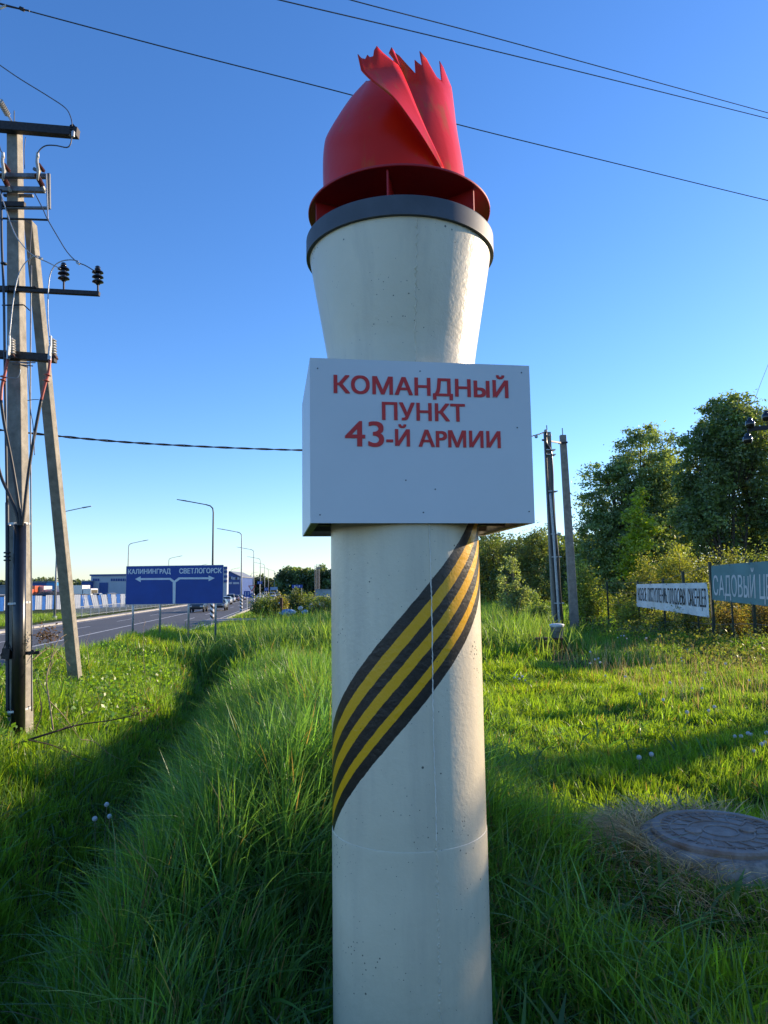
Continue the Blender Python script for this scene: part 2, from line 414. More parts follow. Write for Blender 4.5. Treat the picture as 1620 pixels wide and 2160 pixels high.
# ------------------------------------------------------------------ road
def strip(name, s0, s1, y0, y1, z, mat, thick=0.0, kind='structure'):
    mb = MB()
    a = [Vector((at_s(s0, y0), y0, z)), Vector((at_s(s1, y0), y0, z)), Vector((at_s(s1, y1), y1, z)), Vector((at_s(s0, y1), y1, z))]
    if thick: mb.hexa([p-Vector((0, 0, thick)) for p in a], a)
    else: mb.add(a, [(0, 1, 2, 3)])
    o = mb.build(name, mat); tag(o, kind=kind); return o
strip('road', -6.3, 6.2, -60, 900, RZ, M['asphalt'])
strip('road_marking', -0.09, 0.09, -10, 300, RZ+0.006, M['marking'])
strip('road_marking', -5.75, -5.6, -10, 400, RZ+0.006, M['marking'])
strip('road_marking', 5.5, 5.65, -10, 400, RZ+0.006, M['marking'])
for k in range(9): strip('road_marking', -2.95, -2.83, 20+k*14, 26+k*14, RZ+0.006, M['marking'])
for k in range(9): strip('road_marking', 2.83, 2.95, 20+k*14, 26+k*14, RZ+0.006, M['marking'])
strip('kerb', -6.5, -6.3, -60, 500, RZ+0.14, M['kerb'], 0.3)
strip('kerb', 6.2, 6.38, 34, 500, RZ+0.10, M['kerb'], 0.3)
strip('pavement', -8.3, -6.5, -60, 500, RZ+0.135, M['pave'], 0.3)
mb = MB(); pz = max(hz(-11.0, 56), hz(-9.5, 55))+0.05
mb.hexa([Vector((-14.2, 55, pz-.3)), Vector((-9.0, 53.5, pz-.3)), Vector((-8.6, 58, pz-.3)), Vector((-14.5, 59.5, pz-.3))],
        [Vector((-14.2, 55, pz)), Vector((-9.0, 53.5, pz)), Vector((-8.6, 58, pz)), Vector((-14.5, 59.5, pz))])
tag(mb.build('path', M['pave']), kind='structure')

# ------------------------------------------------------------------ lettering
_glyph = {}
def raw_text(body):
    if body in _glyph: return _glyph[body]
    c = bpy.data.curves.new('lettering_curve', 'FONT'); c.body = body; c.size = 1.0
    o = bpy.data.objects.new('lettering_curve', c); sc.collection.objects.link(o)
    bpy.context.view_layer.update()
    me = bpy.data.meshes.new_from_object(o.evaluated_get(bpy.context.evaluated_depsgraph_get()))
    v = [Vector(p.co) for p in me.vertices]; f = [tuple(p.vertices) for p in me.polygons]
    bpy.data.objects.remove(o); bpy.data.curves.remove(c); bpy.data.meshes.remove(me)
    _glyph[body] = (v, f); return v, f
_hh = max(p.x for p in raw_text('HH')[0]); _cap = max(p.y for p in raw_text('H')[0])
def adv(ch): return max(p.x for p in raw_text('H'+ch+'H')[0])-_hh
_SUB = {'Р': (('P', 0),), 'Ь': (('P', 1),), 'Ы': (('P', 1), ('I', 0))}
_texts = {}
def text_geo(body):
    # laid out letter by letter; the bowls of the soft-sign letters are the turned-over bowl of P, which meshes cleanly
    if body in _texts: return _texts[body]
    V = []; Fc = []; x = 0.0
    for ch in body:
        if ch == ' ': x += 0.30; continue
        for gl, flip in _SUB.get(ch, ((ch, 0),)):
            v, f = raw_text(gl); b = len(V)
            V += [Vector((p.x+x, (_cap-p.y) if flip else p.y, 0)) for p in v]
            Fc += [tuple(i+b for i in (reversed(q) if flip else q)) for q in f]
            x += adv(gl)-(0.035 if ch == 'Ы' and gl == 'P' else 0)
    _texts[body] = (V, Fc); return V, Fc
CAP = max(p.y for p in text_geo('Н')[0])
def lettering(body, origin, xd, zd, nd, width, cap, mat, parent, bold=0.03, name='lettering'):
    v, f = text_geo(body); x0 = min(p.x for p in v); x1 = max(p.x for p in v)
    bx = bold*(x1-x0)/max(width, 1e-6)*cap; sx = (width-2*bold*cap)/(x1-x0); sy = cap/CAP*(1-1.2*bold)
    mb = MB(); k = 0
    for dx, dy in ((-1, -1), (1, 1), (1, -1), (-1, 1), (0, 0)):
        off = nd*(0.0006+0.00012*k); k += 1
        vs = [origin+xd*(bold*cap+(p.x-x0)*sx+dx*bold*cap)+zd*((p.y)*sy+bold*cap*0.6+dy*bold*cap*0.6)+off for p in v]
        mb.add(vs, f)
    return mb.build(name, mat, parent)

# ------------------------------------------------------------------ the torch monument
CX, CY, CR = 0.075, 2.65, 0.274
AX = Vector((CX, CY, 0))
mon = thing('torch_monument', 'cream concrete torch column with red metal flame, white sign box and black and yellow ribbon', 'monument', (CX, CY, hz(CX, CY)))
def lathe_at(name, prof, mat, n=96, parent=mon):
    me = MB().lathe(prof, (0, 0, 0), n).mesh(name)
    o = bpy.data.objects.new(name, me); sc.collection.objects.link(o); me.materials.append(mat)
    o.location = (CX, CY, 0); attach(o, parent); autosm(o, 35); return o
prof = [(CR, 0.815+0.05*i) for i in range(32)]
lathe_at('column', [(CR-0.02, 0.79), (CR, 0.7902), (CR, 0.8)]+prof+[(CR, 2.40)], M['column'])
lathe_at('column_base', [(CR+0.002, -0.3), (CR+0.002, 0.2), (CR+0.002, 0.5), (CR+0.002, 0.79), (CR+0.002, 0.802), (CR+0.0015, 0.807), (CR-0.002, 0.810)], M['cup'])
lathe_at('cup', [(CR+0.001, 2.33), (0.279, 2.50), (0.286, 2.545), (0.2865, 2.548), (0.352, 2.93), (0.356, 2.954), (0.30, 2.956)], M['cup'])
lathe_at('rim_band', [(0.350, 2.909), (0.3615, 2.909), (0.3618, 2.9105), (0.3618, 2.914), (0.3618, 2.974), (0.3618, 2.9775), (0.3612, 2.979), (0.30, 2.979)], M['band'])
# seam running down the casting
mb = MB(); rows = []
zz = np.linspace(0.84, 1.90, 150)
for z in zz:
    a = radians(16.5+0.35*sin(z*9)+random.uniform(-0.25, 0.25)); w = radians(0.45+random.uniform(-0.12, 0.2)); r = CR
    rows.append([Vector((r*sin(a+k*w), -(r+h)*cos(a+k*w), z)) for k, h in ((-1, -0.001), (-0.4, 0.003+random.uniform(0, .0015)), (0.4, 0.003), (1, -0.001))])
mb.grid(rows); me = mb.mesh('seam'); o = put('seam', me, M['seam']); o.location = (CX, CY, 0); attach(o, mon)
mb = MB(); rows = []
for z in np.linspace(0.15, 0.83, 120):
    a = radians(16.8+random.uniform(-0.5, 0.5)); w = radians(1.1+random.uniform(-0.4, 0.5)); r = CR+0.002
    rows.append([Vector((r*sin(a+k*w), -(r+h)*cos(a+k*w), z)) for k, h in ((-1, -0.001), (-0.5, random.uniform(0, .003)), (0, random.uniform(0, .003)), (0.5, random.uniform(0, .003)), (1, -0.001))])
mb.grid(rows); me = mb.mesh('seam'); o = put('seam', me, M['cup']); o.location = (CX, CY, 0); attach(o, mon)
mb = MB(); rows = []
for z in np.linspace(2.42, 2.90, 60):
    a = radians(8.5+random.uniform(-0.8, 0.8)); w = radians(0.8); r = 0.281+(z-2.51)*0.1695 if z > 2.5 else 0.279
    rows.append([Vector(((r+h)*sin(a+k*w), -(r+h)*cos(a+k*w), z)) for k, h in ((-1, -0.002), (0, random.uniform(0.0005, .003)), (1, -0.002))])
mb.grid(rows); me = mb.mesh('seam'); o = put('seam', me, M['cup']); o.location = (CX, CY, 0); attach(o, mon)
# disc and fins
lathe_at('flame_disc', [(0.02, 3.088), (0.352, 3.088), (0.354, 3.090), (0.354, 3.096), (0.352, 3.098), (0.02, 3.098)], M['disc'])
for a in (-8, 52, 112, 172, 232, 292):
    ar = radians(a); d = Vector((sin(ar), -cos(ar), 0)); n = Vector((cos(ar), sin(ar), 0)); c = AX
    mb = MB(); A = c+d*0.02; B = c+d*0.338
    mb.hexa([A-n*.003+Vector((0, 0, 2.984)), B-n*.003+Vector((0, 0, 2.984)), B+n*.003+Vector((0, 0, 2.984)), A+n*.003+Vector((0, 0, 2.984))],
            [A-n*.003+Vector((0, 0, 3.086)), B-n*.003+Vector((0, 0, 3.086)), B+n*.003+Vector((0, 0, 3.086)), A+n*.003+Vector((0, 0, 3.086))])
    mb.build('fin', M['disc'], mon)
# flame of three cut and bent sheets
def cr(pts, t):
    n = len(pts)-1; x = t*n; i = min(int(x), n-1); f = x-i
    p0 = pts[max(i-1, 0)]; p1 = pts[i]; p2 = pts[i+1]; p3 = pts[min(i+2, n)]
    return 0.5*((2*p1)+(p2-p0)*f+(2*p0-5*p1+4*p2-p3)*f*f+(3*p1-p0-3*p2+p3)*f**3)
def sheet(name, rows, thick=0.003):
    me = MB().grid(rows).mesh(name); o = put(name, me, M['flame'], mon, True)
    md = o.modifiers.new('thickness', 'SOLIDIFY'); md.thickness = thick; md.offset = 0
    return o
def W(*a): return Vector(a)
colsA = [
 [W(-.13, 2.86, 3.10), W(-.13, 2.86, 3.25), W(-.11, 2.86, 3.38), W(-.09, 2.84, 3.46), W(-.03, 2.79, 3.58), W(-.01, 2.70, 3.68)],
 [W(-.215, 2.66, 3.10), P(682, 375, 2.65), P(684, 313, 2.65), P(696, 279, 2.66), P(737, 216, 2.66), P(774, 172, 2.62)],
 [W(-.130, 2.45, 3.10), P(742, 350, 2.44), P(738, 296, 2.45), P(742, 258, 2.48), P(757, 210, 2.52), P(776, 171, 2.58)],
 [W(.055, 2.372, 3.10), P(845, 330, 2.372), P(835, 278, 2.385), P(820, 235, 2.41), P(800, 197, 2.46), P(784, 169, 2.53)],
 [W(.235, 2.430, 3.10), P(936, 352, 2.428), P(905, 290, 2.412), P(870, 225, 2.42), P(838, 182, 2.46), P(800, 162, 2.52)]]
rowsA = []
for i in range(31):
    t = i/30; cp = [cr(c, t) for c in colsA]; rowsA.append([cr(cp, j/32) for j in range(33)])
sheet('flame_sheet', rowsA)
E1 = [P(935, 362, 2.420), P(908, 317, 2.375), P(884, 279, 2.335), P(852, 234, 2.305), P(828, 205, 2.295), P(801, 183, 2.295), P(780, 167, 2.305), P(762, 149, 2.315)]
E2 = [P(937, 361, 2.422), P(921, 321, 2.405), P(900, 276, 2.392), P(881, 232, 2.385), P(865, 192, 2.385), P(855, 168, 2.39), P(848, 152, 2.40), P(842, 141, 2.405)]
tops = [(0, (754.5, 114.5)), (.07, (762, 123)), (.15, (770, 125)), (.2, (774.5, 116)), (.27, (780, 121)), (.35, (787, 119)), (.40, (789, 106)), (.47, (794.5, 97)), (.55, (801, 105)), (.68, (809, 113)), (.84, (825, 126)), (1, (840, 138))]
rowsS = []; nS = 26
for i in range(nS+1):
    t = i/nS; row = []
    for u, tp in tops:
        if t <= 0.8:
            tt = t/0.8; a = cr(E1, tt); b = cr(E2, tt)
            p = a.lerp(b, u); p = p+Vector((0.55, -0.6, 0.3))*(-0.04*u*(1-u)*(a-b).length)
        else:
            a = cr(E1, 1); b = cr(E2, 1); q0 = a.lerp(b, u)+Vector((0.55, -0.6, 0.3))*(-0.04*u*(1-u)*(a-b).length)
            q1 = P(tp[0], tp[1], 2.325+0.085*u); k = (t-0.8)/0.2
            p = q0.lerp(q1, k)
        row.append(p)
    rowsS.append(row)
sheet('flame_sheet', rowsS)
cF = Vector((0.06, 2.65, 0))
topB = [(0, (829, 112), 2.58), (.05, (835, 112), 2.565), (.10, (843, 118), 2.55), (.22, (858, 135), 2.53), (.36, (876, 155), 2.52), (.39, (874.5, 126.5), 2.52), (.44, (882, 133), 2.525),
        (.49, (890, 139), 2.53), (.52, (885, 108), 2.535), (.60, (899, 124), 2.55), (.70, (912, 148), 2.57), (.78, (921, 163), 2.59), (.84, (931, 171), 2.60), (.88, (927, 129), 2.61), (.93, (935, 143), 2.63), (1.0, (941, 158), 2.70)]
rowsB = []; nB = 26
for i in range(nB+1):
    t = i/nB; row = []
    for u, tp, Yt in topB:
        a = radians(12+u*92); b = Vector((cF.x+0.280*sin(a), cF.y-0.274*cos(a), 3.10)); T = P(tp[0], tp[1], Yt)
        V = cr([P(833, 168, 2.555), P(860, 172, 2.525), P(890, 175, 2.53), P(920, 178, 2.565), P(936, 182, 2.60), P(952, 185, 2.67)], u)
        tt = min(t/0.84, 1.0); f = 0.10*tt+0.90*tt**2.1
        p = Vector((b.x+(V.x-b.x)*f, b.y+(V.y-b.y)*f, b.z+(V.z-b.z)*tt))
        if t > 0.84: p = p.lerp(T, (t-0.84)/0.16)
        row.append(p)
    rowsB.append(row)
sheet('flame_sheet', rowsB)
rowsC = []                                             # small curled strip between the two
for i in range(9):
    t = i/8; a = P(820+26*t, 112+32*t, 2.50); b = P(831+16*t, 108+38*t, 2.53); c = a.lerp(b, .5)+Vector((0, -.012*(1-t), .01*(1-t)))
    rowsC.append([a, c, b])
sheet('flame_sheet', rowsC)
# sign box
fl = Vector((-.240, 2.30, 0)); fr = Vector((.515, 2.42, 0)); xd = (fr-fl).normalized(); bd = Vector((-xd.y, xd.x, 0)); wb = (fr-fl).length; dp = 0.60
Z0, Z1 = 1.863, 2.416
box = thing('sign_box', None, None, (fl.x, fl.y, Z0)); box.parent = mon; box.matrix_parent_inverse = Matrix.Translation(-Vector(mon.location))
def panel(a, b, name='panel', mat=None):
    n = (b-a).normalized().cross(Vector((0, 0, 1)))
    mb = MB(); th = 0.004
    A = [a, b, b-n*th, a-n*th]
    mb.hexa([p+Vector((0, 0, Z0)) for p in A], [p+Vector((0, 0, Z1)) for p in A])
    return mb.build(name, mat or M['panel'], box)
bl = fl+bd*dp; br = fr+bd*dp
panel(fl, fr); panel(fr+xd*-.0005+bd*.0045, br+xd*-.0005-bd*.0045); panel(br, bl); panel(bl+xd*.0005-bd*.0045, fl+xd*.0005+bd*.0045)
# folded lips and inner frame underneath
for (a, b, inn) in ((fl, fr, bd), (fr, br, -xd), (br, bl, -bd), (bl, fl, xd)):
    for zz_, nm in ((Z0+0.002, 'lip'), (Z1-0.004, 'lip')):
        d = (b-a).normalized(); A = [a+d*.03+inn*.006, b-d*.03+inn*.006, b-d*.03+inn*.03, a+d*.03+inn*.03]
        MB().hexa([p+Vector((0, 0, zz_)) for p in A], [p+Vector((0, 0, zz_+.002)) for p in A]).build(nm, M['tin'], box)
for k in (0.06, 0.30, 0.54):
    mb = MB(); mb.bar(fl+bd*k+xd*.01+Vector((0, 0, Z0+.03)), fr+bd*k-xd*.01+Vector((0, 0, Z0+.03)), .025, .025); mb.build('frame_bar', M['tin'], box)
for k in (0.03, wb-.03):
    mb = MB(); mb.bar(fl+xd*k+bd*.01+Vector((0, 0, Z0+.056)), bl+xd*k-bd*.01+Vector((0, 0, Z0+.056)), .025, .025); mb.build('frame_bar', M['tin'], box)
nd = -bd
def on_panel(px, py):
    d = ray(px, py); t = (fl-EYE).dot(bd)/d.dot(bd); return EYE+d*t
def panel_text(body, xl, xr, ytl, ybl, bw=.030):
    a = on_panel(xl, ybl); b = on_panel(xl, ytl); c = on_panel(xr, ybl)
    w = (c-a).dot(xd); cap = b.z-a.z
    p0 = a+nd*0.0004
    lettering(body, p0-xd*0.0012-Vector((0, 0, .0012)), xd, Vector((0, 0, 1)), nd, w+.0024, cap+.0024, M['letter_rim'], box, bw+.008, 'lettering')
    lettering(body, p0+nd*0.0009, xd, Vector((0, 0, 1)), nd, w, cap, M['letter_red'], box, bw, 'lettering')
panel_text('КОМАНДНЫЙ', 704, 1072, 791, 829)
panel_text('ПУНКТ', 806, 981, 848, 885.5)
panel_text('43', 728, 810, 885, 941, .016)
panel_text('-Й АРМИИ', 815, 1056, 905, 941)
for px, py in ((670, 777), (886, 783), (1100, 786), (675, 1086), (893, 1081), (1116, 1079), (1091, 902), (856, 1013), (918, 1032)):
    p = on_panel(px, py)
    mb = MB(); R3 = Matrix((xd, Vector((0, 0, 1)), nd)).transposed()
    mb.lathe([(0.0026, 0.0003), (0.0026, 0.0010), (0.0015, 0.0016)], p, 10, R3); mb.build('screw', M['greysteel'], box)

# ------------------------------------------------------------------ left utility pole
PY = 7.8
def line_box(mb, a, b, w1, d1, w2, d2):
    """tapered post with world-aligned section"""
    f = lambda c, w, d: [c+Vector((sx*w/2, sy*d/2, 0)) for sx, sy in ((-1, -1), (1, -1), (1, 1), (-1, 1))]
    mb.hexa(f(a, w1, d1), f(b, w2, d2))
pb = P(47, 1560, PY); pb.z = min(pb.z, hz(pb.x, pb.y))-0.3; pt = P(31, 263, PY)
pole = thing('utility_pole', 'tall concrete power pole with leaning strut, crossarms and insulators', 'utility pole', (pb.x, pb.y, hz(pb.x, pb.y)))
mb = MB(); line_box(mb, pb, pt, .195, .19, .125, .14); bevel(mb.build('post', M['concrete_pole'], pole), .012)
sb = P(166, 1432, 11.0); st_ = P(64, 470, 8.02)
dirS = (sb-st_).normalized(); sb2 = sb+dirS*0.5; sb2.y = sb.y+.1
mb = MB(); line_box(mb, sb2, st_, .17, .15, .10, .14); bevel(mb.build('strut', M['concrete_pole'], pole), .01)
def arm(x0, y0, x1, y1, w, h, mat='dark_steel', Y0=PY-.12, Y1=None, name='crossarm'):
    mb = MB(); mb.bar(P(x0, y0, Y0), P(x1, y1, Y1 or Y0), w, h); return bevel(mb.build(name, M[mat], pole), .004, 1)
arm(-60, 262, 165, 281, .09, .105)
arm(-50, 370, 97, 372, .05, .05, 'greysteel', PY-.13); arm(-50, 398, 95, 401, .05, .06, 'greysteel', PY-.13)
arm(-50, 431, 53, 432, .05, .06, 'dark_steel', PY-.14); arm(-50, 438, 103, 439, .03, .03, 'greysteel', PY-.13)
arm(-50, 459, 103, 464, .02, .02, 'dark_steel', PY-.14)
arm(103, 366, 104, 441, .03, .03, 'greysteel', PY-.13, name='brace'); arm(97.5, 366, 101, 462, .014, .014, 'galv', PY-.16, name='brace')
arm(8, 412, 70, 413, .04, .03, 'greysteel', PY-.02)
arm(-50, 608, 20, 610, .06, .06, 'dark_steel', PY-.11)
arm(20, 610, 210, 620, .05, .05, 'dark_steel', PY-.11)
arm(-50, 744, 118, 757, .08, .085, 'dark_steel', PY-.13)
arm(44, 612, 76, 606, .02, .03, 'dark_steel', PY-.12, name='clamp'); arm(18, 603, 78, 607, .02, .015, 'dark_steel', PY-.14, name='clamp')
arm(4, 644, 50, 643, .02, .012, 'dark_steel', PY-.12, name='clamp'); arm(50, 643, 63, 655, .02, .012, 'dark_steel', PY-.12, name='clamp')
arm(30, 233, 30, 258, .012, .012, 'greysteel', PY-.05, name='spike')
for k in range(4): arm(20+k*6, 763+k % 2*5, 75-k*5, 765+(k*7) % 11, .015, .012, 'greysteel' if k % 2 else 'galv', PY-.15, name='clamp')
def ribbed(a, b, r, n, mat, name='insulator', core=.45, parent=pole):
    d = b-a; L = d.length; q = d.to_track_quat('Z', 'Y').to_matrix(); prof = []
    for k in range(n):
        z = L*(k+.05)/n; s = L/n; prof += [(r*core, z), (r, z+s*.3), (r*.95, z+s*.5), (r*core, z+s*.62)]
    mb = MB(); mb.lathe([(r*.3, -.01)]+prof+[(r*.3, L+.01)], a, 18, q); return autosm(mb.build(name, M[mat], parent, True), 50)
# pin insulators on the long arm
for x, y0, yp in ((134.5, 562, 614), (206.5, 569, 619)):
    a = P(x, y0+30, PY-.11); b = P(x-.5, y0, PY-.11)
    ribbed(a, b, .062, 3, 'porcelain_dark')
    MB().tube([P(x, yp-2, PY-.11), P(x, y0+30, PY-.11)], .011, 8).build('pin', M['dark_steel'], pole)
    mb = MB(); t = P(x-.3, y0-2, PY-.11); mb.lathe([(.03, 0), (.034, .015), (.018, .022), (.03, .034), (.02, .045)], t-Vector((0, 0, .015)), 14); mb.build('insulator_cap', M['porcelain_dark'], pole, True)
# switch fuses: pairs of brown insulators
for dx in (0, 73):
    for (x0, y0, x1, y1, r) in ((4, 368, 17, 393, .030), (8, 346, 20, 362, .022)):
        ribbed(P(x0+dx, y0, PY-.22), P(x1+dx, y1, PY-.20), r, 9, 'porcelain_brown')
    MB().tube([P(6+dx, 323, PY-.26), P(5+dx, 342, PY-.26), P(8+dx, 360, PY-.26), P(6+dx, 380, PY-.25)], [.014, .018, .02, .012], 8).build('fuse_holder', M['polymer_grey'], pole, True)
    MB().tube([P(6.5+dx, 322, PY-.26), P(7+dx, 333, PY-.26)], .016, 8).build('fuse_cap', M['white_part'], pole, True)
    MB().bar(P(-2+dx, 356, PY-.24), P(12+dx, 362, PY-.24), .03, .03).build('bracket', M['greysteel'], pole)
    MB().bar(P(17+dx, 393, PY-.20), P(22+dx, 404, PY-.16), .025, .025).build('bracket', M['polymer_grey'], pole)
ribbed(P(-1, 212, PY-.3), P(17, 243, PY-.12), .036, 8, 'polymer_grey')
MB().tube([P(17, 243, PY-.12), P(24, 256, PY-.12)], .014, 8).build('insulator_fitting', M['galv'], pole)
ribbed(P(151, 288, PY-.14), P(154, 264, PY-.14), .034, 5, 'porcelain_dark')
MB().lathe([(.018, 0), (.02, .06), (.012, .075)], P(154, 289, PY-.2), 10).build('insulator_fitting', M['galv'], pole)
# grey surge arresters with red cable ends
for x, y in ((25, 716), (112, 717)):
    ribbed(P(x+.6, y+32, PY-.22), P(x-.6, y-1, PY-.22), .040, 6, 'polymer_grey', 'surge_arrester', core=.62)
    MB().bar(P(x-6, y+14, PY-.28), P(x-8, y+42, PY-.28), .045, .02).build('bracket', M['galv'], pole)
    MB().bar(P(x+2, y+32, PY-.28), P(x+8, y+40, PY-.28), .055, .02).build('bracket', M['rust'], pole)
    MB().tube([P(x-5, y-8, PY-.28), P(x-5, y+16, PY-.28)], .012, 8).build('arrester_lead', M['white_part'] if x < 50 else M['galv'], pole)
def part_tube(px, r, mat, name, Y=PY-.25, n=8, dy=0.0):
    pts = [P(a, b, Y+dy*i) for i, (a, b) in enumerate(px)]
    cp = [cr(pts, k/28) for k in range(29)]; return MB().tube(cp, r, n).build(name, M[mat], pole, True)
part_tube([(106, 756), (102, 786), (94, 815), (87, 843)], .016, 'red_sleeve', 'cable_end')
part_tube([(16, 758), (10, 790), (4, 815), (2, 845)], .016, 'red_sleeve', 'cable_end')
for x, y in ((100, 791), (97, 803), (7, 795), (6, 802)):
    d = (P(x+3, y-14, PY-.25)-P(x, y, PY-.25)).to_track_quat('Z', 'Y').to_matrix()
    MB().lathe([(.012, -.004), (.040, -.003), (.018, .012)], P(x, y, PY-.25), 16, d).build('rain_shed', M['red_sleeve'], pole, True)
part_tube([(87, 843), (75, 905), (64, 970), (56, 1030), (50, 1085), (46, 1110)], .017, 'cable', 'cable')
part_tube([(2, 845), (10, 900), (24, 970), (36, 1040), (42, 1085), (43, 1110)], .017, 'cable', 'cable')
part_tube([(-10, 960), (4, 1010), (20, 1045), (34, 1080), (40, 1110)], .017, 'cable', 'cable')
a = P(42, 1104, PY-.17); b = P(39.5, 1560, PY-.19); b.z = pb.z+.1
MB().tube([a, a.lerp(b, .5), b], [.062, .066, .068], 20).build('conduit', M['black_plastic'], pole, True)
part_tube([(66, 560), (64, 800), (65, 1000), (66, 1200), (67, 1500)], .008, 'greysteel', 'earth_wire', PY-.08)
for y in (1107, 1273, 1497):
    c = P(48, y, PY-.1); mb = MB(); w = .29; rows = []
    loop = [Vector((-.115, .0, 0)), Vector((-.11, -.10, .0)), Vector((-.07, -.145, .0)), Vector((-.02, -.150, .003)), Vector((.03, -.11, .006)), Vector((.055, -.03, .012)), Vector((.06, .06, .015)), Vector((-.11, .15, .01)), Vector((-.115, .0, 0))]
    for k in range(len(loop)-1): mb.bar(c+loop[k], c+loop[k+1], .006, .022)
    mb.build('strap', M['white_part'], pole)
# switch drive rod
part_tube([(2, 400), (4, 520), (8, 620), (10, 760), (13, 960), (15, 1060)], .014, 'rod', 'drive_rod', PY-.2)
part_tube([(15, 1060), (15.5, 1160), (15, 1280), (15.5, 1400), (16, 1500)], .020, 'rod', 'drive_rod', PY-.2)
for y in (558, 1168, 1176, 1184): MB().lathe([(.012, 0), (.034, .003), (.034, .018), (.012, .02)], P(8 if y < 600 else 15, y, PY-.2), 12).build('collar', M['rod'], pole, True)
MB().bar(P(2, 1381, PY-.15), P(84, 1376, PY-.12), .03, .035).build('bracket', M['dark_steel'], pole)
MB().bar(P(8, 1378, PY-.2), P(24, 1379, PY-.2), .09, .11).build('drive_box', M['dark_steel'], pole)
MB().bar(P(60, 1380, PY-.2), P(72, 1372, PY-.2), .02, .03).build('lever', M['dark_steel'], pole)
part_tube([(6, 1374), (14, 1352), (26, 1374)], .006, 'cable', 'jumper_wire', PY-.24)
# jumper wires of the pole
for i, (pts, r, mt) in enumerate([
    ([(-8, 132), (40, 165), (100, 202), (138, 228), (150, 250), (152, 266)], .006, 'wire'),
    ([(151, 290), (149, 303), (141, 311), (118, 307), (98, 307), (86, 314), (79, 324)], .007, 'wire'),
    ([(-3, 300), (2, 318), (6, 323)], .006, 'wire'),
    ([(72, 405), (90, 440), (100, 462), (122, 500), (142, 532), (162, 552), (180, 560), (200, 572)], .006, 'wire'),
    ([(0, 402), (12, 440), (30, 490), (50, 520), (72, 540), (100, 553), (128, 567)], .006, 'galv'),
    ([(166, 551), (150, 548), (130, 551), (114, 562), (104, 588), (101, 640), (102, 680), (105, 712)], .006, 'galv'),
    ([(84, 541), (70, 541), (52, 556), (40, 578), (32, 610), (26, 650), (22, 690), (20, 708)], .006, 'galv'),
    ([(53, 465), (62, 470), (66, 478), (64, 520), (62, 560)], .004, 'wire'),
    ([(54, 290), (51, 318), (52, 356)], .004, 'wire'),
    ([(-4, 792), (10, 795), (26, 797), (36, 797), (42, 788), (43, 778)], .004, 'galv'),
    ([(58, 845), (70, 843), (82, 843)], .004, 'wire'),
    ([(58, 770), (64, 860), (70, 900), (73, 960)], .004, 'wire')]):
    part_tube(pts, r, mt, 'jumper_wire', PY-.27, 6)
for x, y in ((86, 543), (165, 554)): MB().bar(P(x-3, y, PY-.28), P(x+3, y+3, PY-.28), .03, .02).build('wire_clamp', M['galv'], pole)

# ------------------------------------------------------------------ overhead wires
def wire(name, label, cat, pts, r, mat, n=6, seg=60, group=None):
    cp = [cr(pts, k/seg) for k in range(seg+1)]
    return tag(MB().tube(cp, r, n).build(name, mat, None, True), label, cat, group)
wire('overhead_wire', 'lowest black overhead wire passing behind the red flame', 'wire', [P(-60, -10, 10.5), P(0, 7, 11), P(380, 108, 12), P(740, 200, 13), P(975, 265, 14.2), P(1300, 345, 16), P(1620, 423, 18), P(1700, 440, 18.5)], .011, M['wire'])
wire('overhead_wire', 'middle one of the three wires high above the flame', 'wire', [P(440, -38, 10), P(590, 0, 10.5), P(900, 73, 12), P(1250, 158, 14), P(1620, 250, 17), P(1700, 270, 17.5)], .010, M['wire'])
wire('overhead_wire', 'topmost of the three wires crossing the upper right sky', 'wire', [P(600, -42, 11), P(740, 0, 11.5), P(1000, 68, 13), P(1300, 150, 15), P(1620, 238, 18), P(1700, 260, 18.5)], .010, M['wire'])
wire('overhead_wire', 'thin wire rising over the tall tree at the right edge', 'wire', [P(1590, 850, 12.2), P(1604, 810, 12.2), P(1622, 765, 12.2), P(1650, 690, 12.2)], .004, M['wire'], 5, 20)
wd = thing('wire_damper', 'short clamp and damper on the wire at the top left corner', 'wire fitting', P(46, 18, 10.95))
MB().bar(P(42, 17, 10.95), P(51, 21, 10.95), .05, .04).build('clamp', M['dark_steel'], wd)
MB().tube([P(-4, 7, 10.95), P(14, 12.5, 10.95), P(62, 23, 10.95)], .014, 6).build('rod', M['dark_steel'], wd)
MB().tube([P(-10, 22, 10.95), P(13, 12, 10.95)], .02, 6).build('rod', M['white_part'], wd)
ctl = [P(-60, 901, 12), P(0, 907, 12.3), P(300, 935, 14), P(655, 950, 16.5), P(900, 948, 19), P(1060, 934, 21), P(1130, 918, 22), P(1152, 910, 22.3)]
base = [cr(ctl, k/240) for k in range(241)]
mb = MB()
for ph in (0, pi):
    mb.tube([p+Vector((0, cos(k*0.8+ph), sin(k*0.8+ph)))*.012 for k, p in enumerate(base)], .013, 5)
tag(mb.build('twisted_cable', M['cable'], None, True), 'twisted black cable sagging behind the white sign box to the far twin poles', 'cable')

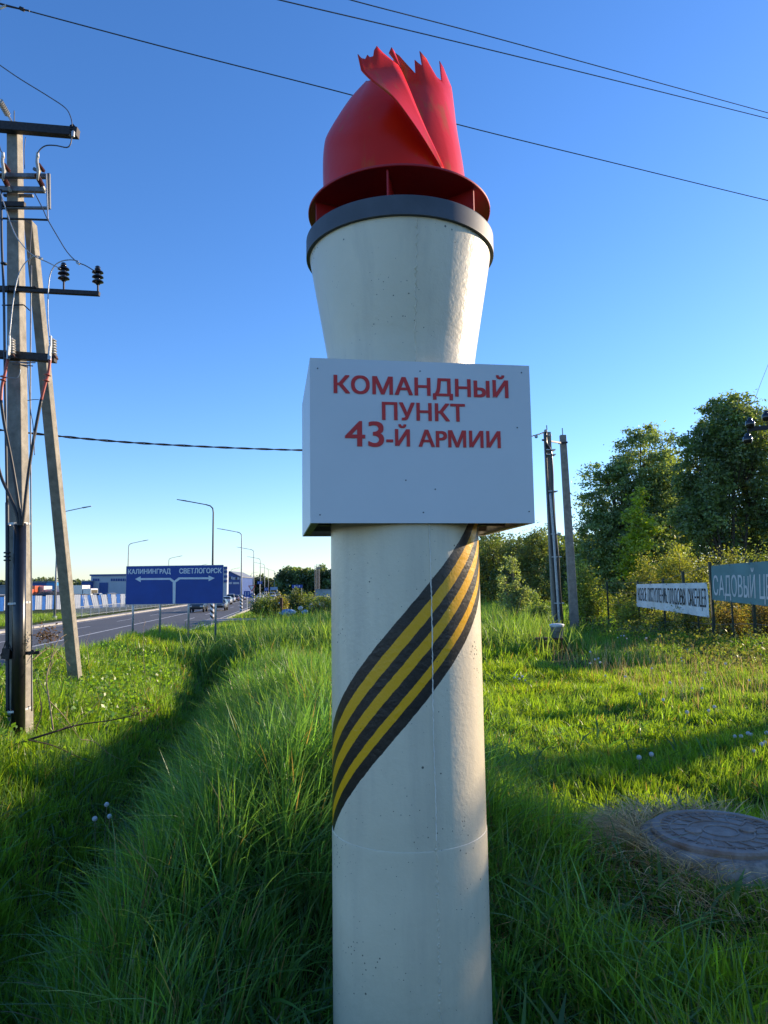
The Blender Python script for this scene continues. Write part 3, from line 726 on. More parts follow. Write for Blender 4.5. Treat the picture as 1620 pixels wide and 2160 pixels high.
# ------------------------------------------------------------------ twin poles on the right
def far_pole(label, bx, by, tx, ty, Yp, wb_, wt_):
    b = P(bx, by, Yp); t = P(tx, ty, Yp); b.z = hz(b.x, b.y)-.3
    r = thing('concrete_pole', label, 'utility pole', (b.x, b.y, b.z+.3))
    mb = MB(); line_box(mb, b, t, wb_, wb_*.9, wt_, wt_*.9); bevel(mb.build('post', M['concrete_pole'], r), .012)
    MB().tube([t, P(tx-1, ty-15, Yp)], .016, 6).build('spike', M['greysteel'], r)
    return r
fp1 = far_pole('leaning concrete pole with black and grey cables strapped down its side', 1176, 1340, 1154, 912, 22, .26, .20)
fp2 = far_pole('bare leaning concrete pole beside the one carrying cables', 1213, 1330, 1187, 918, 23, .26, .19)
def ftube(r, pts, rad, mat, name, Yp=21.82):
    w = [P(a, b, Yp) for a, b in pts]; MB().tube([cr(w, k/30) for k in range(31)], rad, 7).build(name, M[mat], r, True)
ftube(fp1, [(1150, 925), (1153, 980), (1158, 1080), (1166, 1180), (1172, 1260), (1176, 1335)], .028, 'cable', 'cable')
ftube(fp1, [(1151, 912), (1152, 935), (1161, 952), (1165, 1000), (1166, 1060), (1172, 1130), (1177, 1180), (1180, 1240), (1185, 1300), (1188, 1338)], .045, 'black_plastic', 'conduit')
ftube(fp1, [(1160, 1040), (1166, 1110), (1172, 1200), (1179, 1300), (1181, 1338)], .05, 'galv', 'conduit')
for i, y in enumerate((950, 960, 1037, 1127, 1175, 1272)):
    x = 1154+(y-912)*.0545; mb = MB(); mb.box(P(x+4, y, 21.93), (.29, .30, .025)); mb.build('strap', M['white_part'], fp1)
MB().bar(P(1144, 928, 21.85), P(1182, 934, 22.5), .05, .05).build('crossbar', M['greysteel'], fp1)
MB().bar(P(1178, 935, 22.8), P(1197, 933, 22.8), .07, .05).build('crossbar', M['dark_steel'], fp2)
for x, y in ((1131, 921), (1151, 909), (1160, 918)): MB().lathe([(.02, -.05), (.05, -.03), (.05, .03), (.02, .05)], P(x, y, 21.8), 8).build('insulator', M['polymer_grey'], fp1)

# crossarm reaching in from a pole just outside the right edge
rp = thing('utility_pole', 'dark crossarm with round insulators reaching in at the right edge', 'utility pole', (P(1740, 900, 12).x, 12, 0))
cpx = P(1740, 900, 12).x
mb = MB(); line_box(mb, Vector((cpx, 12, -.3)), Vector((cpx, 12, 5.6)), .22, .2, .17, .16); mb.build('post', M['concrete_pole'], rp)
MB().bar(P(1578, 906, 12), P(1745, 888, 12), .07, .07).build('crossarm', M['dark_steel'], rp)
for x, y, s in ((1577, 925, -1), (1582, 892, 1), (1617, 877, 1)):
    c = P(x, y, 11.95); mb = MB(); mb.lathe([(.01, -.09), (.06, -.085), (.078, -.03), (.07, .03), (.035, .05), (.045, .07), (.02, .09)], c, 18); mb.build('insulator', M['porcelain_dark'], rp, True)
    MB().tube([c, P(x+2, 904-(x-1577)*.11, 12)], .012, 6).build('pin', M['dark_steel'], rp)

# ------------------------------------------------------------------ direction sign
SY = 22.0
sa = P(265, 1275, SY); sb_ = P(470, 1271.5, SY); sz = P(265, 1195, SY).z-sa.z
ds = thing('direction_sign', 'wide blue direction sign on four thin posts with white split arrow', 'road sign', ((sa.x+sb_.x)/2, SY, hz(-6.5, SY)))
xdS = (Vector((sb_.x, sb_.y, 0))-Vector((sa.x, sa.y, 0))).normalized(); Wd = (sb_-sa).length
MB().hexa([sa, sa+xdS*Wd, sa+xdS*Wd+Vector((0, .03, 0)), sa+Vector((0, .03, 0))], [sa+Vector((0, 0, sz)), sa+xdS*Wd+Vector((0, 0, sz)), sa+xdS*Wd+Vector((0, .03, sz)), sa+Vector((0, .03, sz))]).build('sign_panel', M['signblue'], ds)
mb = MB()
for a, b in ((sa, sa+xdS*Wd), (sa+Vector((0, 0, sz)), sa+xdS*Wd+Vector((0, 0, sz))), (sa, sa+Vector((0, 0, sz))), (sa+xdS*Wd, sa+xdS*Wd+Vector((0, 0, sz)))):
    mb.bar(a+Vector((0, .012, 0)), b+Vector((0, .012, 0)), .022, .022)
mb.build('border', M['galv'], ds)
for px in (281, 338, 398, 455):
    a = P(px, 1280, SY+.06); h0 = hz(a.x, a.y)-.3
    MB().tube([Vector((a.x, a.y, h0)), Vector((a.x, a.y, sa.z+sz*.95))], .032, 10).build('post', M['galv'], ds, True)
def sp(px, py, k=0): return P(px, py, SY)+Vector((0, -.004-.003*k, 0))
ndS = Vector((0, -1, 0))
for body, xl, xr, yt, yb in (('КАЛИНИНГРАД', 270, 360, 1200.5, 1211), ('СВЕТЛОГОРСК', 378, 467.5, 1199, 1210)):
    a = sp(xl, yb); b = sp(xr, yb); t = sp(xl, yt); lettering(body, a, xdS, Vector((0, 0, 1)), ndS, b.x-a.x, t.z-a.z, M['signwhite'], ds, 0.035)
mb = MB()
def poly(pts, k=0): mb.add([sp(x, y, k) for x, y in pts], [tuple(range(len(pts)))])
poly([(285, 1221.5), (297, 1215.5), (297, 1219.5), (360, 1219), (369, 1226), (364, 1228), (357.5, 1223), (297, 1223.5), (297, 1228)])
poly([(453, 1219.5), (440, 1214), (440, 1217.8), (377, 1218), (366.5, 1226), (371.5, 1228), (380, 1222), (440, 1221.8), (440, 1226)], 1)
poly([(364.5, 1273), (364.5, 1226), (371, 1226), (370, 1273)], 2)
mb.build('arrow', M['signwhite'], ds)

# ------------------------------------------------------------------ round speed sign and small signs
def round_sign(name, label, px, py, Yp, r, face):
    c = P(px, py, Yp); zg = hz(c.x, c.y)
    t = thing(name, label, 'road sign', (c.x, c.y, zg)); R3 = Matrix(((1, 0, 0), (0, 0, -1), (0, 1, 0)))
    MB().lathe([(r, 0), (r, .02)], c, 32, R3).build('sign_face', M[face], t)
    MB().tube([Vector((c.x, c.y+.04, zg-.2)), Vector((c.x, c.y+.04, c.z+r*.8))], .035, 8).build('post', M['galv'], t, True)
    return t, c, R3
t, c, R3 = round_sign('speed_limit_sign', 'round white speed limit sign with red ring half hidden behind the power pole', 33, 1251, 50, .57, 'signred')
MB().lathe([(.44, .021), (.44, .024)], c, 32, R3).build('sign_inner', M['signwhite'], t)
lettering('40', c+Vector((-.31, -.026, -.2)), Vector((1, 0, 0)), Vector((0, 0, 1)), Vector((0, -1, 0)), .62, .42, M['black_letter'], t, .06)
t, c, R3 = round_sign('mandatory_sign', 'small round blue sign with white arrow beside the road', 531, 1257, 66, .25, 'signblue')
mb = MB(); mb.bar(c+Vector((.06, -.03, -.14)), c+Vector((.06, -.03, .06)), .05, .004); mb.bar(c+Vector((.08, -.03, .07)), c+Vector((-.13, -.03, .07)), .004, .05); mb.build('arrow', M['signwhite'], t)
c = P(531, 1241, 66); t = thing('give_way_sign', 'back of a triangular give way sign above the round blue one', 'road sign', (c.x, c.y, hz(c.x, c.y)))
MB().add([c+Vector((-.33, 0, .26)), c+Vector((.33, 0, .26)), c+Vector((0, 0, -.32)), c+Vector((-.33, .02, .26)), c+Vector((.33, .02, .26)), c+Vector((0, .02, -.32))], [(0, 2, 1), (3, 4, 5), (0, 1, 4, 3), (1, 2, 5, 4), (2, 0, 3, 5)]).build('sign_face', M['signred'], t)
MB().add([c+Vector((-.22, -.006, .20)), c+Vector((.22, -.006, .20)), c+Vector((0, -.006, -.20))], [(0, 2, 1)]).build('sign_inner', M['signwhite'], t)
MB().tube([Vector((c.x, c.y+.05, hz(c.x, c.y)-.2)), c+Vector((0, .05, .2))], .03, 8).build('post', M['galv'], t)
for i, (px, py, Yp, w, h, lab) in enumerate([(521, 1253, 84, .72, .70, 'square blue road sign with white arrows left of the round sign'),
        (548, 1229, 130, .9, .5, 'high blue lane sign farther down the road'), (562, 1243, 150, .8, .7, 'blue sign among the queued cars'),
        (627, 1237, 160, 2.4, .75, 'long low blue board standing before the far wood')]):
    c = P(px, py, Yp); zg = hz(c.x, c.y); t = thing('road_sign', lab, 'road sign', (c.x, c.y, zg))
    MB().box(c, (w, .03, h)).build('sign_panel', M['signblue'], t)
    mb = MB(); mb.box(c+Vector((-w*.22, -.02, 0)), (w*.09, .004, h*.6)); mb.box(c+Vector((w*.2, -.02, h*.06)), (w*.09, .004, h*.5)); mb.build('arrow', M['signwhite'], t)
    for dx in ((0,) if w < 1 else (-w*.4, w*.4)):
        MB().tube([Vector((c.x+dx, c.y+.05, zg-.2)), c+Vector((dx, .05, h*.4))], .035, 6).build('post', M['galv'], t)

# ------------------------------------------------------------------ street lamps
def lamp_proto(name, label, side, collar, mat):
    t = thing(name, label, 'street lamp', (0, 0, 0), 'street lamps along the road')
    MB().tube([Vector((0, 0, -.2)), Vector((0, 0, 4)), Vector((0, 0, 9.0)), Vector((.05*side, 0, 9.35)), Vector((.25*side, 0, 9.55)), Vector((.6*side, 0, 9.66))], [.11, .085, .06, .055, .05, .05], 10).build('pole', mat, t, True)
    MB().tube([Vector((.6*side, 0, 9.66)), Vector((2.3*side, 0, 10.0))], .04, 8).build('arm', mat, t, True)
    mb = MB(); mb.bar(Vector((2.2*side, 0, 9.98)), Vector((3.0*side, 0, 10.12)), .26, .09, w2=.16, h2=.05); mb.build('lamp_head', mat, t)
    MB().box((0, 0, .15), (.3, .3, .3)).build('base_plate', mat, t)
    if collar: MB().lathe([(.16, .3), (.16, 2.0)], (0, 0, 0), 12).build('warning_collar', M['collar'], t)
    return t
lab = ['dark street lamp rising behind the right end of the blue sign', 'grey street lamp with striped collar just right of the blue sign', 'third street lamp along the right verge', 'fourth street lamp along the right verge', 'fifth street lamp along the right verge', 'sixth street lamp along the right verge', 'seventh street lamp along the right verge', 'last street lamp before the far wood']
pr = lamp_proto('street_lamp', lab[0], -1, True, M['lamp_dark'])
for i, (px, Yp) in enumerate([(448, 58), (509, 86), (535, 124), (549, 160), (558, 195), (566, 235), (579, 262), (590, 300)]):
    x = P(px, 1245, Yp).x; z = hz(x, Yp)
    if i == 0: pr.location = (x, Yp, z); pr2 = lamp_proto('street_lamp', lab[1], -1, True, M['lampsteel']); continue
    if i == 1: pr2.location = (x, Yp, z); continue
    clone(pr2, (x, Yp, z), 0, lab[i])
labl = ['street lamp on the left verge hidden behind the leaning strut', 'street lamp rising from behind the left end of the blue sign', 'street lamp behind the middle of the blue sign', 'farther street lamp above the blue sign', 'far street lamp in front of the gabled blue building', 'farthest street lamp on the left side of the road']
pl = lamp_proto('street_lamp', labl[0], 1, False, M['lampsteel'])
for i, (px, Yp) in enumerate([(117, 64), (269, 108), (355, 158), (415, 205), (487, 240), (530, 300)]):
    x = P(px, 1245, Yp).x; z = hz(x, Yp)
    if i == 0: pl.location = (x, Yp, z)
    else: clone(pl, (x, Yp, z), 0, labl[i])

# ------------------------------------------------------------------ striped site fence
fence = thing('site_fence', 'long fence of white and blue metal sheets beyond the road', 'fence', (P(130, 1285, 100).x, 100, -.75))
wm = pmat('white_sheet_metal', (0.68, 0.70, 0.73), 0.5, 0, var=0.06, scale=2, dirt=(0.4, 0.38, 0.34, .4)); bm_ = pmat('blue_sheet_metal', (0.03, 0.20, 0.62), 0.5, 0, var=0.1, scale=2)
x = -24.0; k = 0; lastp = None
fa = P(-40, 1290, 94); fb = P(268, 1281, 108); L = (fb-fa).length; d = (fb-fa); d.z = 0; L = d.length; d.normalize(); u = 0
while u < L:
    blue = (k % 2 == 1); w = (0.52 if blue else 0.78)*random.uniform(.85, 1.2)
    lean = 0.0
    if u/L > .66: lean = -.35*(1-(u/L-.66)/.34)*(1 if u/L > .7 else .6)
    a = fa+d*u; b = fa+d*(u+w-.03); zb = hz(a.x, a.y)+random.uniform(-.05, .05)+.05; h = 1.95*random.uniform(.96, 1.03)
    n = Vector((-d.y, d.x, 0)); rows = []
    for zz_ in (0, h):
        row = []
        for j in range(7):
            p = a.lerp(b, j/6); p = Vector((p.x, p.y, zb+zz_))+d*(lean*zz_)+n*(.006 if j % 2 else -.006)
            row.append(p)
        rows.append(row)
    MB().grid(rows).build('sheet', bm_ if blue else wm, fence)
    if k % 5 == 0: MB().bar(Vector((a.x, a.y+.15, zb-.2)), Vector((a.x, a.y+.15, zb+h+.1)), .07).build('post', M['greysteel'], fence)
    u += w; k += 1
# pedestrian railing along the far kerb
rail = thing('pedestrian_railing', 'low grey steel railing along the far pavement behind the blue sign', 'railing', (at_s(-8.0, 110), 110, RZ+.14))
me0 = None; y = 66.0
while y < 190:
    if me0 is None:
        mb = MB(); Ls = 2.9
        mb.bar((0, 0, 1.05), (0, Ls, 1.05), .05); mb.bar((0, 0, .2), (0, Ls, .2), .04); mb.bar((0, 0, 0), (0, 0, 1.1), .07)
        for j in range(8): mb.bar((0, .2+j*.36, .2), (0, .38+j*.36, 1.05), .022); mb.bar((0, .38+j*.36, 1.05), (0, .56+j*.36, .2), .022)
        me0 = mb.mesh('railing_panel'); me0.materials.append(M['galv'])
    o = bpy.data.objects.new('railing_panel', me0); sc.collection.objects.link(o); attach(o, rail)
    o.location = (at_s(-8.0, y), y, RZ+.13); o.rotation_euler = (0, 0, 0.1235); y += 2.95

# ------------------------------------------------------------------ vehicles
carp = {}
def car_proto(kind, col, label):
    t = thing('car' if kind != 'truck' else 'truck', label, 'car' if kind != 'truck' else 'truck', (0, 0, 0), 'vehicles on the road')
    pm = pmat('car_paint', col, 0.3, 0.1, var=0.02, coat=.6)
    if kind == 'truck':
        MB().box((0, 1.2, 2.1), (2.5, 6.5, 2.6)).build('cargo_box', pm, t)
        b = MB(); b.box((0, -3.1, 1.6), (2.4, 1.9, 2.2)); bevel(b.build('cab', pm, t), .12)
        MB().box((0, -4.06, 2.0), (2.0, .03, .8)).build('windscreen', M['glass'], t)
        ws, L_, wr, hw = ((-3.2, 2.8, 3.8)), 8, .5, 1.15
        MB().box((0, .2, .75), (1.1, 8.0, .3)).build('chassis', M['tyre'], t)
    else:
        h = 1.45 if kind == 'car' else 1.75; L_ = 4.4; w = .88
        pr_ = [(-2.2, .35), (-2.2, .75), (-1.9, .92), (-1.05, 1.0), (-.35, h-.04), (.2, h), (1.3, h-.03), (1.95, 1.05), (2.2, .95), (2.2, .35)]
        def ext(prf, wl, wu, ztop, nm, mat):
            b = MB(); vs = []; n = len(prf)
            for s in (-1, 1):
                for (yy, z) in prf: vs.append((s*(wl if z < 1.02 else wu), yy, z))
            fs = [tuple(range(n)), tuple(reversed(range(n, 2*n)))]+[(i, n+i, n+(i+1) % n, (i+1) % n) for i in range(n)]
            b.add(vs, fs); return b.build(nm, mat, t)
        bevel(ext(pr_, w, .66, h, 'body', pm), .06, 2)
        for s in (-1, 1):
            MB().add([(s*(.885), -1.0, 1.02), (s*.885, 1.85, 1.04), (s*.71, 1.28, h-.09), (s*.71, -.30, h-.10)], [(0, 1, 2, 3)]).build('side_window', M['glass'], t)
        for nm, (ya, za, yb, zb) in {'windscreen': (-1.06, 1.02, -.42, h-.09), 'rear_window': (1.93, 1.09, 1.40, h-.08)}.items():
            sg = -1 if nm == 'windscreen' else 1
            MB().add([(-.78, ya+sg*.03, za+.02), (.78, ya+sg*.03, za+.02), (.62, yb+sg*.03, zb+.02), (-.62, yb+sg*.03, zb+.02)], [(0, 1, 2, 3)]).build(nm, M['glass'], t)
        for s in (-1, 1):
            MB().box((s*.64, -2.19, .72), (.34, .06, .14)).build('headlight', M['white_part'], t)
            MB().box((s*.68, 2.19, .82), (.26, .06, .16)).build('tail_light', M['signred'], t)
        MB().box((0, -2.21, .5), (1.2, .04, .18)).build('grille', M['tyre'], t)
        ws = (-1.35, 1.35); wr = .32; hw = .80
    R3 = Matrix(((0, 0, 1), (0, 1, 0), (-1, 0, 0)))
    for yy in ws:
        for s in (-1, 1): MB().lathe([(wr*.5, -.11), (wr, -.1), (wr, .1), (wr*.5, .11)], (s*hw, yy, wr), 16, R3).build('wheel', M['tyre'], t, True)
    return t
protos = {}
cars = [(419, 86, 'car', (0.02, 0.025, 0.03), 'dark car seen under the blue direction sign'), (464, 92, 'car', (0.12, .12, .13), 'grey car under the right end of the direction sign'),
    (478, 128, 'car', (.45, .47, .5), 'silver car just right of the blue direction sign'), (487, 150, 'suv', (.5, .5, .5), 'pale high car behind the silver one'),
    (496, 165, 'car', (.10, .02, .025), 'dark red car in the queue'), (510, 185, 'car', (.6, .6, .6), 'white car behind the striped lamp post'),
    (549, 190, 'car', (.55, .55, .55), 'white car in the right lane beyond the round sign'), (558, 225, 'suv', (.62, .6, .56), 'tall white car farther along the right lane'),
    (575, 215, 'suv', (.6, .62, .64), 'white van in front of the blue lorry'), (586, 240, 'car', (.64, .63, .6), 'last white car at the right of the queue'),
    (578, 252, 'truck', (.16, .30, .45), 'pale blue lorry at the head of the queue'), (505, 230, 'car', (.05, .06, .09), 'dark car far along the left lane'),
    (520, 260, 'suv', (.08, .1, .2), 'dark blue car far along the left lane'), (532, 280, 'car', (.3, .3, .32), 'grey car far away beside the blue building')]
for px, Yp, kd, col, labx in cars:
    x = P(px, 1245, Yp).x; t = car_proto(kd, col, labx); t.location = (x, Yp, RZ+.006); t.rotation_euler = (0, 0, .12)
for i, (px, Yp, kd, col, labx) in enumerate([(68, 150, 'truck', (.55, .12, .04), 'orange lorry parked behind the striped fence'), (84, 152, 'truck', (.55, .55, .52), 'white lorry beside the orange one'), (4, 140, 'suv', (.6, .6, .58), 'white van at the left edge behind the fence'),
        (150, 155, 'truck', (.5, .08, .05), 'red lorry parked left of the white warehouse'), (164, 150, 'truck', (.62, .62, .6), 'white lorry next to the red one'), (180, 148, 'car', (.6, .6, .6), 'white car parked before the warehouse'),
        (205, 146, 'suv', (.62, .6, .55), 'cream van parked before the warehouse'), (222, 148, 'car', (.1, .1, .12), 'black car parked before the warehouse'), (238, 146, 'suv', (.45, .45, .46), 'grey van parked before the warehouse'), (252, 148, 'car', (.6, .5, .4), 'beige car parked at the warehouse corner')]):
    x = P(px, 1240, Yp).x; t = car_proto(kd, col, labx); t['group'] = 'vehicles parked behind the fence'; t.location = (x, Yp, hz(x, Yp)+.4); t.rotation_euler = (0, 0, .12+1.2*(i % 3))
# dark spoil heap behind the fence the vehicles stand beyond
def heap(name, label, px0, px1, Yp, h, mat):
    a = P(px0, 1260, Yp).x; b = P(px1, 1260, Yp).x; n = 40; rows = []
    for j in range(9):
        v = j/8; row = []
        for i in range(n+1):
            u = i/n; x = a+(b-a)*u; yy = Yp+(v-.5)*8; zz_ = h*sin(pi*v)*sin(pi*u)**.4*(0.75+.5*vnoise(x, yy, .7, 5))
            row.append(Vector((x, yy, hz(x, yy)-.1+zz_)))
        rows.append(row)
    return tag(MB().grid(rows).build(name, mat, None, True), label, 'heap')
M['spoil'] = pmat('spoil', (.055, .055, .06), .95, var=.4, scale=1.5, bump=.6, bscale=3, bdist=.3)
heap('spoil_heap', 'long dark heap of earth behind the striped fence', -40, 262, 118, 2.2, M['spoil'])

# ------------------------------------------------------------------ far buildings
def bx(t, name, x0, x1, y0, y1, z0, z1, mat): return MB().box(((x0+x1)/2, (y0+y1)/2, (z0+z1)/2), (x1-x0, y1-y0, z1-z0)).build(name, mat, t)
Mw = pmat('white_cladding', (.42, .46, .52), .6, var=.05, scale=.3); Mb = pmat('blue_cladding', (.02, .07, .26), .5, var=.08, scale=.3); Mg = pmat('grey_cladding', (.22, .24, .27), .6, var=.1, scale=.3)
Yb = 200.0
def pz_(px, py, Yp): p = P(px, py, Yp); return p.x, p.z
x0, zt = pz_(192, 1215, Yb); x1, _ = pz_(300, 1213, Yb)
wh = thing('warehouse', 'long pale warehouse with blue roof trim left of the direction sign', 'building', ((x0+x1)/2, Yb, -1))
bx(wh, 'wall', x0, x1, Yb, Yb+30, -1.5, zt, Mw); bx(wh, 'roof', x0-.3, x1+.3, Yb-.3, Yb+30.3, zt, zt+.45, Mb)
for px in (212, 226): pass
xa, za = pz_(210, 1229, Yb); xb, _ = pz_(228, 1229, Yb); bx(wh, 'gate', xa, xb, Yb-.15, Yb+.05, -1.2, za, Mb)
for px in list(range(196, 210, 5))+list(range(234, 296, 5)):
    xa, zw = pz_(px, 1223, Yb); bx(wh, 'window', xa, xa+.5, Yb-.1, Yb+.05, zw-.35, zw+.35, Mb)
x0, zt = pz_(172, 1227, Yb-2); x1, _ = pz_(191, 1227, Yb-2)
an = thing('annexe', 'low dark blue annexe on the left end of the warehouse', 'building', ((x0+x1)/2, Yb-2, -1)); bx(an, 'wall', x0, x1, Yb-2, Yb+10, -1.5, zt, Mb); bx(an, 'roof', x0-.1, x1+.1, Yb-2.2, Yb+10.2, zt, zt+.25, Mg)
for a_, b_, yt, mt, lb in ((68, 98, 1229, Mb, 'low blue shed behind the orange lorry'), (98, 118, 1228, pmat('bright_blue', (.03, .25, .55), .5), 'small bright blue shed left of the strut'), (-20, 20, 1237, Mg, 'low grey shed at the left edge')):
    x0, zt = pz_(a_, yt, 190); x1, _ = pz_(b_, yt, 190); t = thing('shed', lb, 'building', ((x0+x1)/2, 190, -1)); bx(t, 'wall', x0, x1, 190, 198, -1.5, zt, mt); bx(t, 'roof', x0-.2, x1+.2, 189.8, 198.2, zt, zt+.3, Mg)
# gabled blue building right of the sign
x0, ze = pz_(478, 1215, 215); x1, _ = pz_(507, 1215, 215); xm, zp = pz_(485, 1206, 215)
gb = thing('gabled_building', 'dark blue gabled building with pale windows right of the direction sign', 'building', ((x0+x1)/2, 215, -1))
MB().add([(x0, 215, -1.5), (x1, 215, -1.5), (x1, 215, ze-.4), (xm, 215, zp), (x0, 215, ze+.6), (x0, 235, -1.5), (x1, 235, -1.5), (x1, 235, ze-.4), (xm, 235, zp), (x0, 235, ze+.6)],
         [(0, 1, 2, 3, 4), (9, 8, 7, 6, 5), (0, 5, 6, 1), (1, 6, 7, 2), (4, 9, 5, 0)]).build('wall', Mb, gb)
mb = MB(); mb.hexa([Vector((x0-.3, 214.6, ze+.62)), Vector((xm, 214.6, zp+.02)), Vector((xm, 235.4, zp+.02)), Vector((x0-.3, 235.4, ze+.62))], [Vector((x0-.3, 214.6, ze+.8)), Vector((xm, 214.6, zp+.22)), Vector((xm, 235.4, zp+.22)), Vector((x0-.3, 235.4, ze+.8))]); mb.build('roof', Mg, gb)
mb = MB(); mb.hexa([Vector((xm, 214.6, zp+.03)), Vector((x1+.3, 214.6, ze-.45)), Vector((x1+.3, 235.4, ze-.45)), Vector((xm, 235.4, zp+.03))], [Vector((xm, 214.6, zp+.23)), Vector((x1+.3, 214.6, ze-.22)), Vector((x1+.3, 235.4, ze-.22)), Vector((xm, 235.4, zp+.23))]); mb.build('roof', Mg, gb)
for px, py, w, h in ((482, 1219, 1.4, .8), (487, 1219, 1.0, .8), (495, 1220, 1.4, .7), (501, 1220, 1.2, .7), (484, 1230, 1.6, .6), (498, 1230, 1.8, .6)):
    p = P(px, py, 214.95); bx(gb, 'window', p.x-w/2, p.x+w/2, 214.9, 215.05, p.z-h/2, p.z+h/2, Mw)
x0, zt = pz_(470, 1195, 205); x1, _ = pz_(479, 1195, 205)
tw = thing('advert_tower', 'narrow blue and white advertising tower at the sign edge', 'tower', ((x0+x1)/2, 205, -1)); bx(tw, 'shaft', x0, x1, 205, 207, -1.5, zt, Mw)
for k, yy in enumerate((1198, 1206, 1216, 1226)): p = P(474, yy, 204.9); bx(tw, 'advert_panel', x0-.1, x1+.1, 204.8, 205.02, p.z-.35, p.z+.35, Mb)
# low pale wall at the far right of the gap
x0, zt = pz_(666, 1244, 110); x1, _ = pz_(716, 1244, 110)
lw = thing('low_wall', 'low pale concrete wall beside the column in the distance', 'wall', ((x0+x1)/2, 110, -.8)); bx(lw, 'wall', x0, x1+6, 110, 110.3, -1.2, zt, pmat('pale_wall', (.38, .42, .42), .8, var=.15, scale=1.2)); bx(lw, 'coping', x0-.1, x1+6.1, 109.9, 110.4, zt, zt+.08, M['kerb'])
for px in (664.5, 668, 671, 674): 
    p = P(px, 1245, 120); t = thing('mast', '%s thin pale mast before the far wood' % ('leftmost', 'second', 'third', 'rightmost')[int((px-664)//3)], 'mast', (p.x, 120, -1), 'thin masts before the far wood'); MB().tube([Vector((p.x, 120, -1.2)), Vector((p.x, 120, 5.0+(px % 3)*.4))], .045, 6).build('pole', M['kerb'], t); MB().tube([Vector((p.x, 120, 5.0)), Vector((p.x+.6, 120, 5.3))], .04, 5).build('arm', M['kerb'], t)

# ------------------------------------------------------------------ trees
def leaves_mesh(name, C, size, cols, up=0.25, mat=None, asp=2.2, droop=0.0):
    n = len(C); d = rng.normal(size=(n, 3)); d[:, 2] = d[:, 2]*.7-droop; d /= np.linalg.norm(d, axis=1, keepdims=True)
    e = rng.normal(size=(n, 3)); e -= (e*d).sum(1, keepdims=True)*d; e /= np.linalg.norm(e, axis=1, keepdims=True)
    s = (size*rng.uniform(.6, 1.3, n))[:, None]
    a = C; b = C+d*s*.5+e*s/asp/2*1.1; c_ = C+d*s; f = C+d*s*.5-e*s/asp/2*1.1
    V = np.stack((a, b, c_, f), 1).reshape(-1, 3); loops = np.arange(n*4)
    return np_mesh(name, V, loops, np.full(n, 4), np.repeat(cols, 4, 0), mat or M['leaf'])
def tree(name, label, cat, base, blobs, nclump, nleaf, leaf, col, trunks=1, tr=.15, var=.35, droop=.0, bark='bark', crad=.35, group=None, yellow=0.0, shell=.55, limbs=True):
    """blobs: (dx,dy,dz,rx,ry,rz) ellipsoids above the base"""
    t = thing(name, label, cat, base, group); B = np.array(base)
    vol = np.array([b[3]*b[4]*b[5] for b in blobs])**.8; which = rng.choice(len(blobs), nclump, p=vol/vol.sum())
    bb = np.array(blobs)[which]; d = rng.normal(size=(nclump, 3)); d /= np.linalg.norm(d, axis=1, keepdims=True)
    r = rng.uniform(shell, 1.05, nclump)**.7; cc = B+bb[:, :3]+d*bb[:, 3:]*r[:, None]
    cc[:, 2] = np.maximum(cc[:, 2], B[2]+.15)
    cr_ = crad*rng.uniform(.6, 1.4, nclump); ci = np.repeat(np.arange(nclump), nleaf)
    off = rng.normal(size=(len(ci), 3))*np.array([1, 1, .75])*cr_[ci][:, None]*.6; off[:, 2] -= np.abs(off[:, 2])*droop
    L = cc[ci]+off
    cb = np.array(col)[None, :]*np.exp(rng.normal(size=(nclump, 1))*var*.55)[ci]*np.exp(rng.normal(size=(len(ci), 1))*var*.5)
    cb[:, 0] *= 1+yellow*rng.random(len(ci)); cb = np.clip(cb, 0.004, .5)
    cm = leaves_mesh('crown', L, leaf, cb, droop=droop); put('crown', cm, None, t)
    mb = MB(); bbs = sorted(blobs, key=lambda q: -q[5])
    for k in range(trunks):
        b = bbs[k % len(bbs)]; a = Vector(base)+Vector((random.uniform(-.5, .5)*(trunks > 1)*.6, random.uniform(-.3, .3)*(trunks > 1), -.2))
        e = Vector(base)+Vector((b[0]+random.uniform(-.2, .2)*b[3], b[1]+random.uniform(-.2, .2)*b[4], b[2]+b[5]*.6))
        m_ = a.lerp(e, .5)+Vector((random.uniform(-.25, .25), 0, 0))*b[3]*.4
        q = [cr([a, m_, e], s/10) for s in range(11)]; mb.tube(q, [tr*(1-.085*s) for s in range(11)], 8)
        if limbs:
            for j in range(9):
                s = random.randint(2, 9); p = q[s]; i = random.randrange(nclump); g_ = Vector(cc[i])
                if (g_-p).length < max(b[3], b[5])*1.6: mb.tube([p, p.lerp(g_, .5)+Vector((0, 0, .1)), g_], [tr*.35, tr*.2, tr*.06], 5)
    o = mb.build('trunk', M[bark], t, True)
    if limbs:
        mb = MB()
        for i in range(0, nclump, 2):
            p = Vector(cc[i]); j = which[i]; c0 = Vector(B+np.array(blobs[j][:3])*np.array([.6, .6, .55]))
            s = p.lerp(c0, random.uniform(.35, .7)); mb.tube([s, p.lerp(s, .5)+Vector((0, 0, -.08)), p], [tr*.13, tr*.09, tr*.04], 4, False)
        tw_ = mb.build('twigs', M[bark], t); tag(tw_, kind='stuff')
    return t
def gp(px, Yp): x = P(px, 1240, Yp).x; return (x, Yp, hz(x, Yp))
def zat(py, px, Yp): return P(px, py, Yp).z
